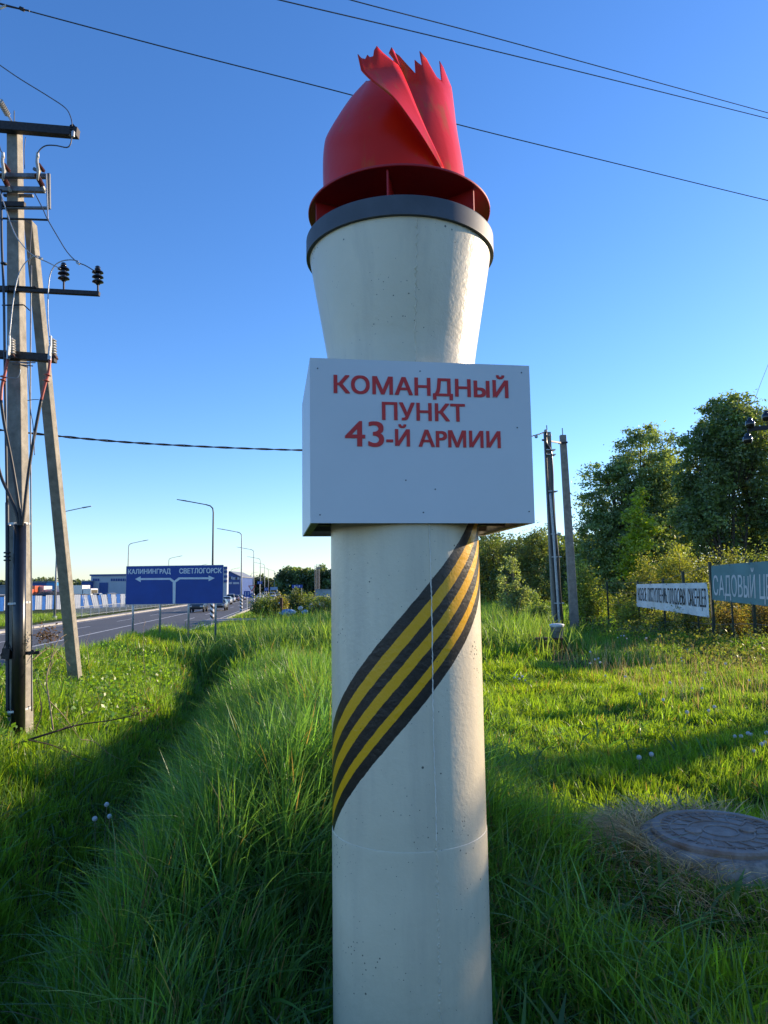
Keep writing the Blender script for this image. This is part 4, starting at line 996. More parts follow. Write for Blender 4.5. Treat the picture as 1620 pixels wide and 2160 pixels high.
# big willows
b = gp(1335, 42); H = zat(900, 1370, 42)-b[2]
tree('willow_tree', 'tall round grey-green willow behind the twin concrete poles', 'tree', b,
     [(1.0, 0, H*.78, 2.0, 1.8, H*.24), (-.9, .2, H*.60, 1.9, 1.8, H*.24), (2.2, .3, H*.55, 1.3, 1.8, H*.30), (-1.9, -.2, H*.36, 1.5, 1.7, H*.22), (.4, -.3, H*.34, 2.3, 1.9, H*.28), (-1.0, 0, H*.14, 2.4, 1.6, H*.16), (1.8, .2, H*.2, 1.6, 1.5, H*.2), (3.1, .8, H*.55, 1.2, 1.5, H*.28)], 950, 90, .185, (.15, .215, .085), 6, .15, droop=.5, crad=.36, shell=.35)
b = gp(1545, 34); H = zat(838, 1560, 34)-b[2]
tree('willow_tree', 'tallest dark willow with bare multiple trunks at the right edge', 'tree', b,
     [(.5, 0, H*.82, 1.7, 1.6, H*.19), (-.9, .2, H*.66, 1.5, 1.5, H*.22), (1.8, .2, H*.66, 1.6, 1.5, H*.28), (-1.5, 0, H*.47, 1.1, 1.5, H*.18), (-.2, .6, H*.45, 1.3, 1.0, H*.16), (2.4, .5, H*.40, 1.4, 1.5, H*.2)], 900, 88, .17, (.115, .17, .062), 6, .13, droop=.4, crad=.33, shell=.35)
for i, (px, Yp, top, wpx, nc, col, lb) in enumerate([(1040, 60, 1112, 42, 230, (.10, .16, .045), 'rounded tree just right of the ribbon column in the middle distance'), (1092, 58, 1128, 34, 200, (.07, .12, .045), 'dark bushy tree behind the pale sapling'),
        (1142, 56, 1112, 40, 240, (.10, .155, .045), 'leafy tree left of the twin poles'), (1196, 52, 1140, 34, 200, (.075, .13, .04), 'tree seen between and behind the twin poles'), (985, 64, 1120, 44, 160, (.05, .085, .03), 'tree mostly hidden behind the ribbon column'), (1225, 50, 1170, 34, 180, (.045, .08, .03), 'low dark tree at the foot of the willow')]):
    b = gp(px, Yp); H = zat(top, px, Yp)-b[2]; w = wpx/1500*Yp
    tree('leafy_tree', lb, 'tree', b, [(0, 0, H*.68, w, w*.9, H*.32), (-w*.6, 0, H*.42, w*.8, w*.8, H*.28), (w*.6, 0, H*.4, w*.8, w*.8, H*.28), (0, 0, H*.2, w*1.1, w, H*.18)], nc, 60, .19, col, 2, .14, crad=.5, shell=.3, yellow=.3)
# bright young tree and thicket behind the fence
b = gp(1352, 29); H = zat(1030, 1352, 29)-b[2]
tree('young_maple', 'slim bright yellow-green young tree in front of the willow', 'tree', b, [(.1, 0, H*.9, .35, .35, H*.10), (.15, 0, H*.74, .75, .5, H*.12), (-.2, 0, H*.58, .65, .5, H*.12), (-.35, 0, H*.42, .6, .5, H*.10), (.2, 0, H*.36, .4, .4, H*.1)], 95, 46, .15, (.17, .27, .016), 1, .045, var=.3, crad=.24, bark='bark_pale', shell=.2, yellow=.4)
for i, (px, Yp, top, wpx, nc, col, lb) in enumerate([(1375, 26, 1170, 40, 150, (.15, .19, .04), 'yellowish shrub left in the thicket above the white banner'), (1430, 25, 1145, 45, 190, (.165, .21, .035), 'tallest yellow-green shrub above the white banner'), (1480, 24, 1175, 36, 120, (.13, .17, .035), 'olive shrub behind the tall fence post'),
        (1545, 22, 1165, 40, 120, (.12, .16, .035), 'loose shrub above the green banner'), (1610, 21, 1150, 36, 110, (.10, .15, .035), 'shrub above the right end of the green banner')]):
    b = gp(px, Yp); H = zat(top, px, Yp)-b[2]; w = wpx/1500*Yp
    tree('shrub', lb, 'shrub', b, [(0, 0, H*.66, w, w*.6, H*.34), (-w*.5, 0, H*.4, w*.7, w*.6, H*.3), (w*.4, 0, H*.35, w*.8, w*.6, H*.3)], nc, 46, .085, col, 6, .03, crad=.28, shell=.2, yellow=.2, bark='bark_pale')
b = gp(1232, 27); H = zat(1178, 1225, 27)-b[2]
tree('shrub', 'broad bright green shrub right of the twin poles', 'shrub', b, [(-.15, 0, H*.72, .38, .5, H*.27), (.0, 0, H*.42, .68, .6, H*.32), (.28, 0, H*.28, .62, .6, H*.25)], 190, 50, .085, (.17, .25, .045), 6, .03, crad=.22, shell=.2, yellow=.3)
b = gp(1086, 24); H = zat(1160, 1081, 24)-b[2]
tree('young_poplar', 'pale green upright sapling in the tall grass left of the poles', 'sapling', b, [(-.1, 0, H*.82, .17, .2, H*.19), (-.42, 0, H*.55, .16, .2, H*.22), (.05, 0, H*.45, .3, .2, H*.25), (.3, 0, H*.42, .16, .2, H*.2), (-.1, 0, H*.25, .35, .2, H*.15)], 120, 30, .085, (.17, .23, .10), 5, .03, crad=.13, bark='bark_pale', shell=.1)
b = gp(1130, 24.5); H = zat(1236, 1130, 24.5)-b[2]
tree('young_poplar', 'low spreading sapling beside the upright one', 'sapling', b, [(0, 0, H*.75, .26, .2, H*.22), (.22, 0, H*.45, .3, .25, H*.2), (-.15, 0, H*.4, .25, .2, H*.2)], 60, 30, .09, (.16, .24, .08), 4, .025, crad=.14, bark='bark_pale', shell=.1)
for i, (px, Yp, top, wpx, nc, col, lb) in enumerate([(1305, 26, 1252, 28, 70, (.18, .26, .03), 'bright shrub behind the fence corner'), (1330, 23.5, 1262, 20, 50, (.15, .22, .03), 'green shrub left of the white banner'), (1400, 21.5, 1285, 30, 80, (.12, .17, .03), 'low shrub below the white banner'),
        (1450, 20, 1282, 36, 80, (.14, .17, .035), 'yellowish shrub below the right half of the white banner'), (1530, 19, 1272, 34, 90, (.12, .12, .04), 'dry shrub below the green banner'), (1600, 18.6, 1270, 34, 90, (.13, .12, .04), 'brownish shrub at the right edge below the green banner')]):
    b = gp(px, Yp); H = max(.5, zat(top, px, Yp)-b[2]); w = wpx/1500*Yp
    tree('shrub', lb, 'shrub', b, [(0, 0, H*.6, w, w*.5, H*.4), (w*.5, 0, H*.3, w*.7, w*.5, H*.3)], nc, 40, .07, col, 6, .02, crad=.2, shell=.1, yellow=.3, bark='bark_pale')
for i, (px, Yp, top, wpx, nc, col, lb) in enumerate([(545, 62, 1262, 16, 60, (.09, .15, .02), 'small roadside shrub left of the others'), (567, 58, 1256, 18, 80, (.08, .14, .02), 'roadside shrub in the middle of three'), (588, 54, 1253, 15, 70, (.12, .15, .02), 'yellowish roadside shrub near the litter'),
        (622, 60, 1242, 20, 110, (.07, .12, .04), 'dark reedy bush behind the litter'), (652, 64, 1256, 20, 90, (.12, .19, .04), 'sunlit low bush beyond the plastic litter'), (684, 60, 1258, 22, 100, (.11, .18, .04), 'low bush just left of the column in the distance'), (665, 47, 1272, 22, 70, (.06, .10, .03), 'dark low bush among the plastic litter')]):
    b = gp(px, Yp); H = max(.8, zat(top, px, Yp)-b[2]); w = wpx/1500*Yp
    tree('shrub', lb, 'shrub', b, [(0, 0, H*.55, w, w*.7, H*.45), (w*.6, -.3, H*.35, w*.7, w*.7, H*.3)], nc, 40, .16, col, 4, .04, crad=.38, shell=.1, yellow=.4)
# garden trees and shrubs behind the fence, beyond the right edge, that shade the foreground
def uv(u, t, zoff=0): x = -.485*u+.875*t; y = .875*u+.485*t; return (x, y, hz(x, y))
for i, (u, t_, H, w) in enumerate([(4.75, 20.0, 6.6, .40), (2.85, 14.5, 4.4, .55), (2.0, 15.0, 4.9, .9), (.9, 15.6, 5.1, 1.0), (-.7, 15.5, 5.2, 1.2), (-2.6, 15.8, 5.5, 1.4), (-4.6, 15.5, 5.6, 1.4)]):
    b = uv(u, t_)
    tree('garden_tree', '%s garden tree of the row standing beyond the right edge' % ('slim rear', 'northernmost', 'second', 'third', 'fourth', 'fifth', 'southernmost')[i], 'tree', b, [(0, 0, H*.72, w, w, H*.28), (0, 0, H*.40, w*1.15, w*1.15, H*.32), (0, 0, H*.15, w*1.1, w*1.1, H*.15)], (330 if i else 130), 60, .17, (.05, .08, .02), 1, .12, crad=.36, shell=.2, group='garden trees beyond the right edge', limbs=False)
# distant woods
def wood(name, label, px0, px1, Yp, tops, n, col, leaf=.8):
    xs_ = rng.uniform(px0, px1, n); hh = np.interp(xs_, [a for a, _ in tops], [b for _, b in tops])
    hh = hh+ (vnoise(xs_, xs_*0, .22, 4)-.5)*16+(vnoise(xs_, xs_*0, .8, 6)-.5)*7
    v = rng.random(n)**.7; X_ = np.array([P(a, 1243, Yp).x for a in (px0, px1)]); x = X_[0]+(xs_-px0)/(px1-px0)*(X_[1]-X_[0])
    zt = np.array([P(a, 1200, Yp).z for a in (px0, px1)]).mean(); z1 = 1.65+(1243-hh)/1500*Yp
    zb = -1.0; C = np.stack((x, Yp+rng.uniform(-8, 8, n), zb+(z1-zb)*v), 1)
    cl = np.exp((vnoise(x, C[:, 2], .35, 8)-.5)*1.3+rng.normal(size=n)*.2)[:, None]*np.array(col)
    o = put(name, leaves_mesh(name, C, leaf, cl, asp=1.3)); return tag(o, label, 'wood', kind='stuff')
wood('far_wood', 'green wood far behind the road beside the column', 586, 760, 270, [(586, 1215), (600, 1200), (640, 1206), (670, 1200), (760, 1198)], 14000, (.085, .135, .060), 1.0)
wood('far_wood', 'low far trees behind the queued cars', 500, 590, 320, [(500, 1222), (530, 1216), (590, 1220)], 5000, (.055, .08, .04), 1.1)
wood('far_wood', 'low wood far behind the striped fence', -120, 190, 290, [(-120, 1218), (10, 1222), (60, 1222), (100, 1216), (135, 1228), (165, 1220), (190, 1226)], 12000, (.055, .08, .04), 1.1)
wood('far_wood', 'far trees behind the direction sign', 190, 500, 340, [(190, 1226), (500, 1224)], 8000, (.055, .08, .04), 1.2)

wood('far_wood', 'dark wood closing the view behind the willows', 985, 2100, 78, [(985, 1150), (1100, 1150), (1250, 1140), (1400, 1120), (1700, 1090), (2100, 1080)], 26000, (.045, .075, .028), .5)
# ------------------------------------------------------------------ right fence with banners
fpts = [(1280, 1226, 26.0), (1345, 1225, 23.4), (1398, 1220, 21.2), (1440, 1205, 19.9), (1497, 1185, 18.3), (1583, 1180, 17.7), (1680, 1178, 16.6)]
fn = thing('garden_fence', 'dark green post and wire fence of the garden centre', 'fence', (8.2, 20, hz(8.2, 20)))
tops_ = []
for px, py, Yp in fpts:
    t_ = P(px, py, Yp); w = .05 if Yp > 20 else .065
    MB().bar(Vector((t_.x, t_.y, hz(t_.x, t_.y)-.2)), t_, w, w).build('post', M['fencegreen'], fn); tops_.append(t_)
for Yp, px in ((22.3, 1372), (19.1, 1468), (17.6, 1540)):
    t_ = P(px, 1222, Yp); MB().bar(Vector((t_.x, t_.y, hz(t_.x, t_.y)-.2)), Vector((t_.x, t_.y, t_.z-.05)), .035).build('post', M['fencegreen'], fn)
wf = tops_[0]; e = Vector((14.5, 29, wf.z)); MB().bar(Vector((e.x, e.y, 0)), e, .05).build('post', M['fencegreen'], fn)
for a, b_ in list(zip(tops_[:-1], tops_[1:]))+[(e, wf)]:
    for k, f_ in enumerate((.04, .25, .5, .75, .95)):
        za = a.z*(1-f_)+hz(a.x, a.y)*f_; zb2 = b_.z*(1-f_)+hz(b_.x, b_.y)*f_
        MB().bar(Vector((a.x, a.y, za)), Vector((b_.x, b_.y, zb2)), .008).build('fence_wire', M['greysteel'], fn)
def banner(name, label, A, B, mat, body, tcol, capf, padl, padr, basef, wrinkle, bold):
    """A,B: (top point, bottom point)"""
    t = thing(name, label, 'banner', tuple((A[1]+B[1])*.5), 'banners on the garden fence'); rows = []
    nrm = (B[0]-A[0]).cross(Vector((0, 0, 1))).normalized()
    if nrm.y > 0: nrm = -nrm
    def pt(u, v):
        a = A[0].lerp(B[0], u); b = A[1].lerp(B[1], u); p = b.lerp(a, v)
        return p+nrm*(wrinkle*(sin(u*23+v*2)+.6*sin(u*57+v*5+1)+.5*sin(u*9-v*3)))
    for j in range(9): rows.append([pt(i/70, j/8) for i in range(71)])
    MB().grid(rows).build('sheet', mat, t, True)
    vs, fs = text_geo(body); x0 = min(p.x for p in vs); x1 = max(p.x for p in vs); mb = MB()
    k = 0
    for dx in (-bold, 0, bold):
        q = [pt(padl+(p.x-x0+dx)/(x1-x0)*(1-padl-padr), basef+p.y/CAP*capf)+nrm*(.006+.002*k) for p in vs]; mb.add(q, fs); k += 1
    mb.build('lettering', tcol, t)
    for u in (0.01, .25, .5, .75, .99):
        for v in (.03, .97): p = pt(u, v)+nrm*.012; MB().box(p, (.02, .02, .02)).build('eyelet', M['greysteel'], t)
    return t
ban = pmat('white_banner_cloth', (.78, .78, .75), .6, var=.1, scale=3); bang = pmat('green_banner_cloth', (.12, .24, .24), .5, var=.12, scale=2); letw = pmat('pale_letters', (.60, .58, .56), .6, var=.08)
off = Vector((-.09, -.07, 0)); off2 = Vector((-.10, -.22, 0))
banner('white_banner', 'long white banner with black lettering on the garden fence', (P(1347, 1232, 23.2)+off, P(1348, 1279, 23.2)+off), (P(1495, 1229, 18.35)+off, P(1501, 1302, 18.35)+off), ban, 'НОВОЕ  ПОСТУПЛЕНИЕ  ПЛОДОВЫХ  САЖЕНЦЕВ', M['black_letter'], .55, .025, .02, .28, .018, .003)
banner('green_banner', 'green banner with large pale lettering next to the white one', (P(1500, 1194, 18.1)+off2, P(1503, 1265, 18.1)+off2), (P(1668, 1180, 16.35)+off2, P(1670, 1284, 16.35)+off2), bang, 'САДОВЫЙ ЦЕНТР', letw, .56, .02, .04, .15, .006, .02)

# ------------------------------------------------------------------ bucket on rusty frame, litter
c = P(1171, 1345, 17.0); zg = hz(c.x, c.y); zc = max(c.z, zg+.25)
t = thing('rusty_frame', 'low rusty iron frame in the grass under the white bucket', 'metal frame', (c.x-.15, c.y, zg))
for dx in (-.42, .12):
    for dy in (-.15, .2): MB().bar((c.x+dx, c.y+dy, zg-.1), (c.x+dx, c.y+dy, zc), .03).build('leg', M['rust'], t)
MB().box((c.x-.15, c.y+.02, zc-.02), (.62, .42, .04)).build('top', M['rust'], t)
t = thing('bucket', 'white plastic bucket with dark streaks standing by the cable pole', 'bucket', (c.x, c.y, zc))
bk = pmat('streaked_bucket', (.40, .44, .50), .5, var=.35, scale=9)
MB().lathe([(.12, 0), (.15, .25), (.165, .25), (.165, .28), (.14, .28), (.12, .02)], (c.x+.05, c.y, zc+.002), 24).build('body', bk, t, True)
MB().lathe([(.172, .275), (.172, .305), (.10, .325)], (c.x+.05, c.y, zc+.004), 24).build('lid', M['white_part'], t, True)
mb = MB(); mb.tube([Vector((c.x+.05+.17*cos(a), c.y-.17-.02*sin(a), zc+.24-.1*sin(a))) for a in np.linspace(0, pi, 12)], .005, 5); mb.build('handle', M['greysteel'], t)
lm = pmat('pale_blue_plastic', (.20, .32, .52), .4, var=.35, scale=6); lm2 = pmat('white_plastic_bag', (.4, .44, .5), .4, var=.2, scale=4)
for i, (px, py, Yp, w, h, mt, lb) in enumerate([(607, 1292, 44, .50, .38, lm, 'large crumpled pale blue plastic sheet in the weeds'), (643, 1291, 46, .22, .26, lm, 'small pale blue bag right of the big plastic sheet'), (656, 1279, 50, .16, .36, lm2, 'upright white scrap of plastic in the weeds'), (677, 1276, 50, .22, .34, lm, 'blue plastic bag nearest the column in the weeds'), (634, 1283, 46, .16, .25, lm2, 'tiny white scrap among the weeds'), (592, 1272, 45, .14, .14, lm2, 'white lump beside the wooden post')]):
    c = P(px, py, Yp); zb_ = max(hz(c.x, c.y), c.z-h/2); rows = []
    for j in range(13):
        ph = pi*j/12; rows.append([Vector((c.x+w*sin(ph)*cos(2*pi*k/18)*(0.7+.6*float(vnoise(j*.7+i*9, (k % 18)*.8, 1, i))), c.y+w*.5*sin(ph)*sin(2*pi*k/18), c.z-h*.5*cos(ph)*(0.7+.6*float(vnoise((k % 18)*.9+i*5, j*.6, 1, i+2))))) for k in range(19)])
    tag(MB().grid(rows).build('plastic_litter', mt), lb, 'litter', 'plastic litter in the weeds')
c = P(593, 1290, 44); tag(MB().box((c.x, c.y, c.z+.2), (.16, .16, 1.3)).build('old_post', M['rust']), 'short dark wooden post left of the crumpled plastic sheet', 'post')

# ------------------------------------------------------------------ manhole
man = thing('manhole', 'raised round cast iron manhole cover on a concrete ring in the grass', 'manhole', (MX, MY, hz(MX, MY)))
MB().lathe([(.44, -.2), (.43, .25), (.40, .270), (.36, .272)], (MX, MY, 0), 40).build('concrete_ring', pmat('old_concrete', (.30, .28, .24), .95, var=.35, scale=12, bump=.8, bscale=25, bdist=.02), man, True)
autosm(MB().lathe([(MR, .270), (MR, .290), (MR-.010, .302), (MR-.05, .302), (MR-.055, .292), (.05, .292), (.002, .292)], (MX, MY, 0), 56).build('cover_plate', M['iron'], man), 30)
for r_ in (.09, .17, .26, .33):
    MB().lathe([(r_-.006, .290), (r_-.004, .297), (r_+.004, .297), (r_+.006, .290)], (MX, MY, 0), 48, cap=False).build('raised_ring', M['iron'], man)
mesh_a = None
for k in range(16):
    a = 2*pi*k/16+.1
    o = MB(); o.bar((MX+.18*cos(a), MY+.18*sin(a), .292), (MX+.25*cos(a+.12), MY+.25*sin(a+.12), .292), .012, .010); o.build('raised_bar', M['iron'], man)
for k in range(36):
    a = 2*pi*k/36
    o = MB(); o.bar((MX+.272*cos(a), MY+.272*sin(a), .292), (MX+.318*cos(a), MY+.318*sin(a), .292), .012, .010); o.build('raised_bar', M['iron'], man)
for sx in (-1, 1): MB().lathe([(.045, .290), (.045, .302), (.02, .306)], (MX+sx*.15, MY, 0), 16).build('lifting_boss', M['iron'], man)

# ------------------------------------------------------------------ grass
def blades(name, label, x, y, h, w, bend, cols, segs, mat, zoff=0.0, lean=None, cat='grass', z=None, tilt=.18, coh=.4):
    n = len(x); zb = (hgt(x, y) if z is None else z)-.01+zoff
    az = rng.uniform(0, 2*pi, n); fa_ = rng.uniform(0, 2*pi, n)
    if lean is not None: az = np.where(rng.random(n) < coh, lean+rng.normal(size=n)*.7, az)
    ld = np.stack((np.cos(az), np.sin(az)), 1); wdv = np.stack((np.cos(fa_), np.sin(fa_), np.zeros(n)), 1)
    lev = np.linspace(0, 1, segs+1); V = []
    for i, t in enumerate(lev):
        horiz = h*(tilt*t+bend*t*t); vert = h*t*(1-.42*np.clip(bend, 0, 1.4)*t)
        c_ = np.stack((x+ld[:, 0]*horiz, y+ld[:, 1]*horiz, zb+vert), 1)
        if i == segs: V.append(c_)
        else:
            ww = (w*(1-.75*t**1.6)*(.75 if i == 0 else 1))[:, None]/2
            V.append(c_-wdv*ww); V.append(c_+wdv*ww)
    nv = len(V); VV = np.stack(V, 1).reshape(-1, 3); b0 = (np.arange(n)*nv)[:, None]
    fl_ = []
    for i in range(segs-1): fl_.append(b0+np.array([[2*i, 2*i+1, 2*i+3, 2*i+2]]))
    tri = b0+np.array([[2*(segs-1), 2*(segs-1)+1, nv-1]])
    loops = np.concatenate([f_.ravel() for f_ in fl_]+[tri.ravel()]); sizes = np.concatenate([np.full(n*len(fl_), 4), np.full(n, 3)]) if fl_ else np.full(n, 3)
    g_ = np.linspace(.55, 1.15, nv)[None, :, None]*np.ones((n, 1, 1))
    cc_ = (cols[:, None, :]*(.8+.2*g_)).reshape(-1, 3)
    me_ = np_mesh(name, VV, loops, sizes, cc_, mat); o = put(name, me_); return tag(o, label, None, kind='stuff')
def field(y0, y1, dens, marg=1.0, slope=.60):
    A = (slope*(y0+y1)+2*marg)*(y1-y0); n = int(A*dens)
    y = np.sqrt(rng.uniform(0, 1, n)*(y1**2-y0**2)+y0**2) if y0 > 1 else rng.uniform(y0, y1, n)
    x = rng.uniform(-1, 1, n)*(slope*y+marg)
    # clumping: pull part of the points to tuft centres
    k = rng.random(n) < .62; cell = .16 if y0 < 9 else .3
    cx = np.floor(x/cell); cy = np.floor(y/cell); jx = (vnoise(cx*3.1, cy*3.1, 1, 11)-.5)*.9; jy = (vnoise(cx*3.1, cy*3.1, 1, 12)-.5)*.9
    tx = (cx+.5+jx)*cell; ty = (cy+.5+jy)*cell; sg = cell*.16
    x = np.where(k, tx+rng.normal(size=n)*sg, x); y = np.where(k, ty+rng.normal(size=n)*sg, y)
    keep = np.hypot(x-CX, y-CY) > CR+.015
    s = road_s(x, y); keep &= ((s > 6.5) | ((s < -8.45)))
    keep &= np.hypot(x-MX, y-MY) > .47; keep &= ~((np.abs(x-P(1168, 1340, 17).x) < .55) & (y > 13.5) & (y < 17.6) & (rng.random(len(x)) < .8))
    keep &= ~((x > -14.5) & (x < -8.7) & (y > 54) & (y < 59))
    return x[keep], y[keep]
def kind_fields(x, y):
    xd = -1.15-.17*y
    tall = np.exp(-((x-(xd+1.35))/1.15)**2)*ss((19-y)/6)*(.45+.55*ss((y-2.2)/1.6))          # bank between ditch and column
    reed = ss((y-15.5)/3)*ss((x+5.2)/1.5)*ss((5.2-x)/1.6)*ss((32-y)/5)           # tall reedy grass behind the column
    ditch = np.exp(-((x-xd)/.5)**2)*ss((21-y)/4)
    berm = ss((xd-.4-x)/.8)
    lawn = ss((x-.7)/.9)*ss((17-y)/3)
    return tall, reed, ditch, berm, lawn
def height(x, y):
    tall, reed, ditch, berm, lawn = kind_fields(x, y)
    h = .22+.19*tall+.50*reed-.09*ditch+.02*berm-.07*lawn
    h = h*(.55+.9*vnoise(x, y, 1.7, 20))*(.7+.6*vnoise(x, y, 4.5, 21))
    # short trampled grass around the column foot and the manhole
    h *= .35+.65*ss((np.hypot(x-CX, y-CY)-.40)/.75); h *= .5+.5*ss((np.hypot(x-MX, y-MY)-.5)/.5)
    return np.clip(h, .06, 1.3)
def colour(x, y):
    n = len(x); tall, reed, ditch, berm, lawn = kind_fields(x, y)
    base = np.array([.100, .205, .032])[None, :]*np.ones((n, 1)); blue = np.array([.072, .175, .056]); yel = np.array([.150, .245, .018])  # shaded bank bluish, sunlit lawn and berm yellower: light put into the colour
    k = np.clip(tall*.8+.25*reed, 0, 1)[:, None]; base = base*(1-k)+blue*k
    k = np.clip(.15+.55*lawn+.45*berm+(vnoise(x, y, .9, 30)-.5)*.8, 0, 1)[:, None]; base = base*(1-k)+yel*k
    base = base*np.exp(rng.normal(size=(n, 1))*.24)
    d = rng.random(n) < .035+.05*(vnoise(x, y, 1.2, 33) > .72); base[d] = np.array([.26, .20, .10])*rng.uniform(.6, 1.1, (d.sum(), 1))
    return np.clip(base, .004, .5)
lab_g = ['lush green grass of the foreground around the column', 'green grass of the near lawn and ditch', 'sunlit grass of the bank and lawn', 'grass in the middle distance', 'far grass reaching to the road']
for i, (y0, y1, dens, segs, w, marg) in enumerate([(1.7, 4.6, 3300, 4, .0085, .5), (4.6, 8.2, 2200, 3, .0105, .8), (8.2, 14, 1300, 2, .015, 1.0), (14, 27, 420, 2, .022, 1.5), (27, 75, 50, 1, .05, 3)]):
    x, y = field(y0, y1, dens, marg); n = len(x); h = height(x, y)*rng.uniform(.55, 1.25, n)
    if i == 4: h = h*1.3+.06
    lean = 2*pi*vnoise(x, y, .6, 41)*1.5
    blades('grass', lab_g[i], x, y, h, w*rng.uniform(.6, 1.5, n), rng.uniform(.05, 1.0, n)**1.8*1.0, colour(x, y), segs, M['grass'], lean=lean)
# broad near-bank blades with bluish shade in their colour, and reeds behind the column
n = 8000; y = rng.uniform(2.5, 8, n); x = -1.15-.17*y+1.5+rng.normal(size=n)*.75; k = (np.hypot(x-CX, y-CY) > .75) & (x > -1.15-.17*y+.25) & (x < 1.0+y*.1); x, y = x[k], y[k]; n = len(x)
cl = np.array([.080, .185, .064])*np.exp(rng.normal(size=(n, 1))*.25)
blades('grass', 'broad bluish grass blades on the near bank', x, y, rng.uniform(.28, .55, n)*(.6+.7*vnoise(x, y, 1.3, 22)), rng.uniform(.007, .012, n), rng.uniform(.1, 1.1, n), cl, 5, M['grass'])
n = 26000; y = rng.uniform(15.5, 30, n); x = rng.uniform(-5.5, 6.0, n); tall, reed, *_ = kind_fields(x, y); k = rng.random(n) < reed; x, y = x[k], y[k]; n = len(x)
cl = np.array([.12, .20, .06])*np.exp(rng.normal(size=(n, 1))*.3)
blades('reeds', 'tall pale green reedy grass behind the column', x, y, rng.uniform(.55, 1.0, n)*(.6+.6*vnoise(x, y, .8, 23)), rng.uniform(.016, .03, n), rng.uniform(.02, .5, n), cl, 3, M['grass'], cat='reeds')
# broad-leaved weeds on the berm and small leafy ground cover
n = 13000; y = rng.uniform(6.5, 16, n); x = -1.15-.17*y-.5-rng.random(n)*3.6; k = vnoise(x, y, .9, 50) > .42; x, y = x[k], y[k]; z = hgt(x, y)+rng.uniform(.03, .26, len(x))
cl = np.array([.10, .20, .028])*np.exp(rng.normal(size=(len(x), 1))*.3); o = put('weeds', leaves_mesh('weeds', np.stack((x, y, z), 1), .06, cl, asp=1.7, mat=M['grass'])); tag(o, 'leafy green weeds on the sunlit bank', None, kind='stuff')
n = 5000; y = rng.uniform(12, 24, n); x = rng.uniform(6.0, 9.5, n); z = hgt(x, y)+rng.uniform(.02, .5, n)
cl = np.array([.07, .09, .03])*np.exp(rng.normal(size=(len(x), 1))*.4); o = put('weeds', leaves_mesh('weeds', np.stack((x, y, z), 1), .08, cl, asp=2, mat=M['grass'])); tag(o, 'tangled weeds along the foot of the garden fence', None, kind='stuff')
n = 4500; y = rng.uniform(2.0, 8.5, n); x = rng.uniform(-.9, .55, n)*y; k = (vnoise(x, y, 1.6, 60) > .52) & (np.hypot(x-CX, y-CY) > CR+.06) & (np.hypot(x-MX, y-MY) > .6); x, y = x[k], y[k]; n = len(x)
cl = np.array([.075, .17, .04])*np.exp(rng.normal(size=(n, 1))*.28)
blades('weeds', 'broad-leaved weeds scattered through the near grass', x, y, rng.uniform(.12, .30, n), rng.uniform(.018, .036, n), rng.uniform(.4, 1.5, n), cl, 5, M['grass'], tilt=.35)
# dry grass
def dry(n, fx, label, hmin, hmax, zf=None, w=.004, bend=(.2, 1.5), tilt=.5):
    x, y = fx(n); k = (np.hypot(x-CX, y-CY) > CR+.02) & (np.hypot(x-MX, y-MY) > MR+.05); x, y = x[k], y[k]; n = len(x); cl = np.array([.50, .37, .19])*np.exp(rng.normal(size=(n, 1))*.35)
    blades('dry_grass', label, x, y, rng.uniform(hmin, hmax, n), rng.uniform(.6, 1.4, n)*w, rng.uniform(*bend, n), cl, 3, M['drygrass'], z=None if zf is None else zf(x, y), tilt=tilt, lean=np.arctan2(y-MY, x-MX) if zf is not None else None, coh=.85)
def ringf(n):
    a = rng.uniform(0, 2*pi, n); a = a[vnoise(np.cos(a)*1.7+5, np.sin(a)*1.7+5, 1.0, 70)+.25*rng.random(n) > .50]; r_ = MR+.07+np.abs(rng.normal(size=len(a)))*.15; return MX+r_*np.cos(a), MY+r_*np.sin(a)
def ringz(x, y): r_ = np.hypot(x-MX, y-MY); return np.maximum(hgt(x, y), .25-np.clip((r_-.50)*1.2, 0, .4))
dry(2100, ringf, 'dry matted grass draped round the manhole', .05, .17, ringz, .006, (.4, 1.6), .8)
dry(1500, lambda n: (MX-.50+rng.normal(size=n)*.09, MY+.10+rng.normal(size=n)*.14), 'brown clump of dead grass left of the manhole', .06, .16, lambda x, y: ringz(x, y)+.02, .006, (.5, 1.8), .6)
dry(4200, lambda n: (MX+rng.normal(size=n)*.85, MY-.42+rng.normal(size=n)*.38), 'yellowed dry grass lying on the ground in front of the manhole', .05, .16, None, .006, (.4, 1.8), .9)
dry(2600, lambda n: (CX+rng.normal(size=n)*.5, CY-.35+rng.normal(size=n)*.3), 'thin dry grass at the foot of the column', .03, .10, None, .003)
dry(1500, lambda n: (rng.uniform(3.5, 7.5, n), rng.uniform(9, 17, n)), 'scattered dry grass stalks before the garden fence', .25, .5, None, .006, (0, .3), .1)
dry(1600, lambda n: (rng.uniform(-6.2, -3.6, n), rng.uniform(7, 12, n)), 'dry grass stalks on the left bank', .1, .35, None, .005, (0, .8), .4)
# seed grasses standing straight on the right
# leafy plantain patch
x = 1.9+rng.normal(size=700)*.28; y = 12.2+rng.normal(size=700)*.35; cl = np.array([.09, .17, .02])*np.exp(rng.normal(size=(700, 1))*.25)
o = blades('weeds', 'clump of broad green leaves on the sunlit lawn', x, y, rng.uniform(.15, .34, 700), rng.uniform(.03, .05, 700), rng.uniform(.3, 1.2, 700), cl, 4, M['grass'])

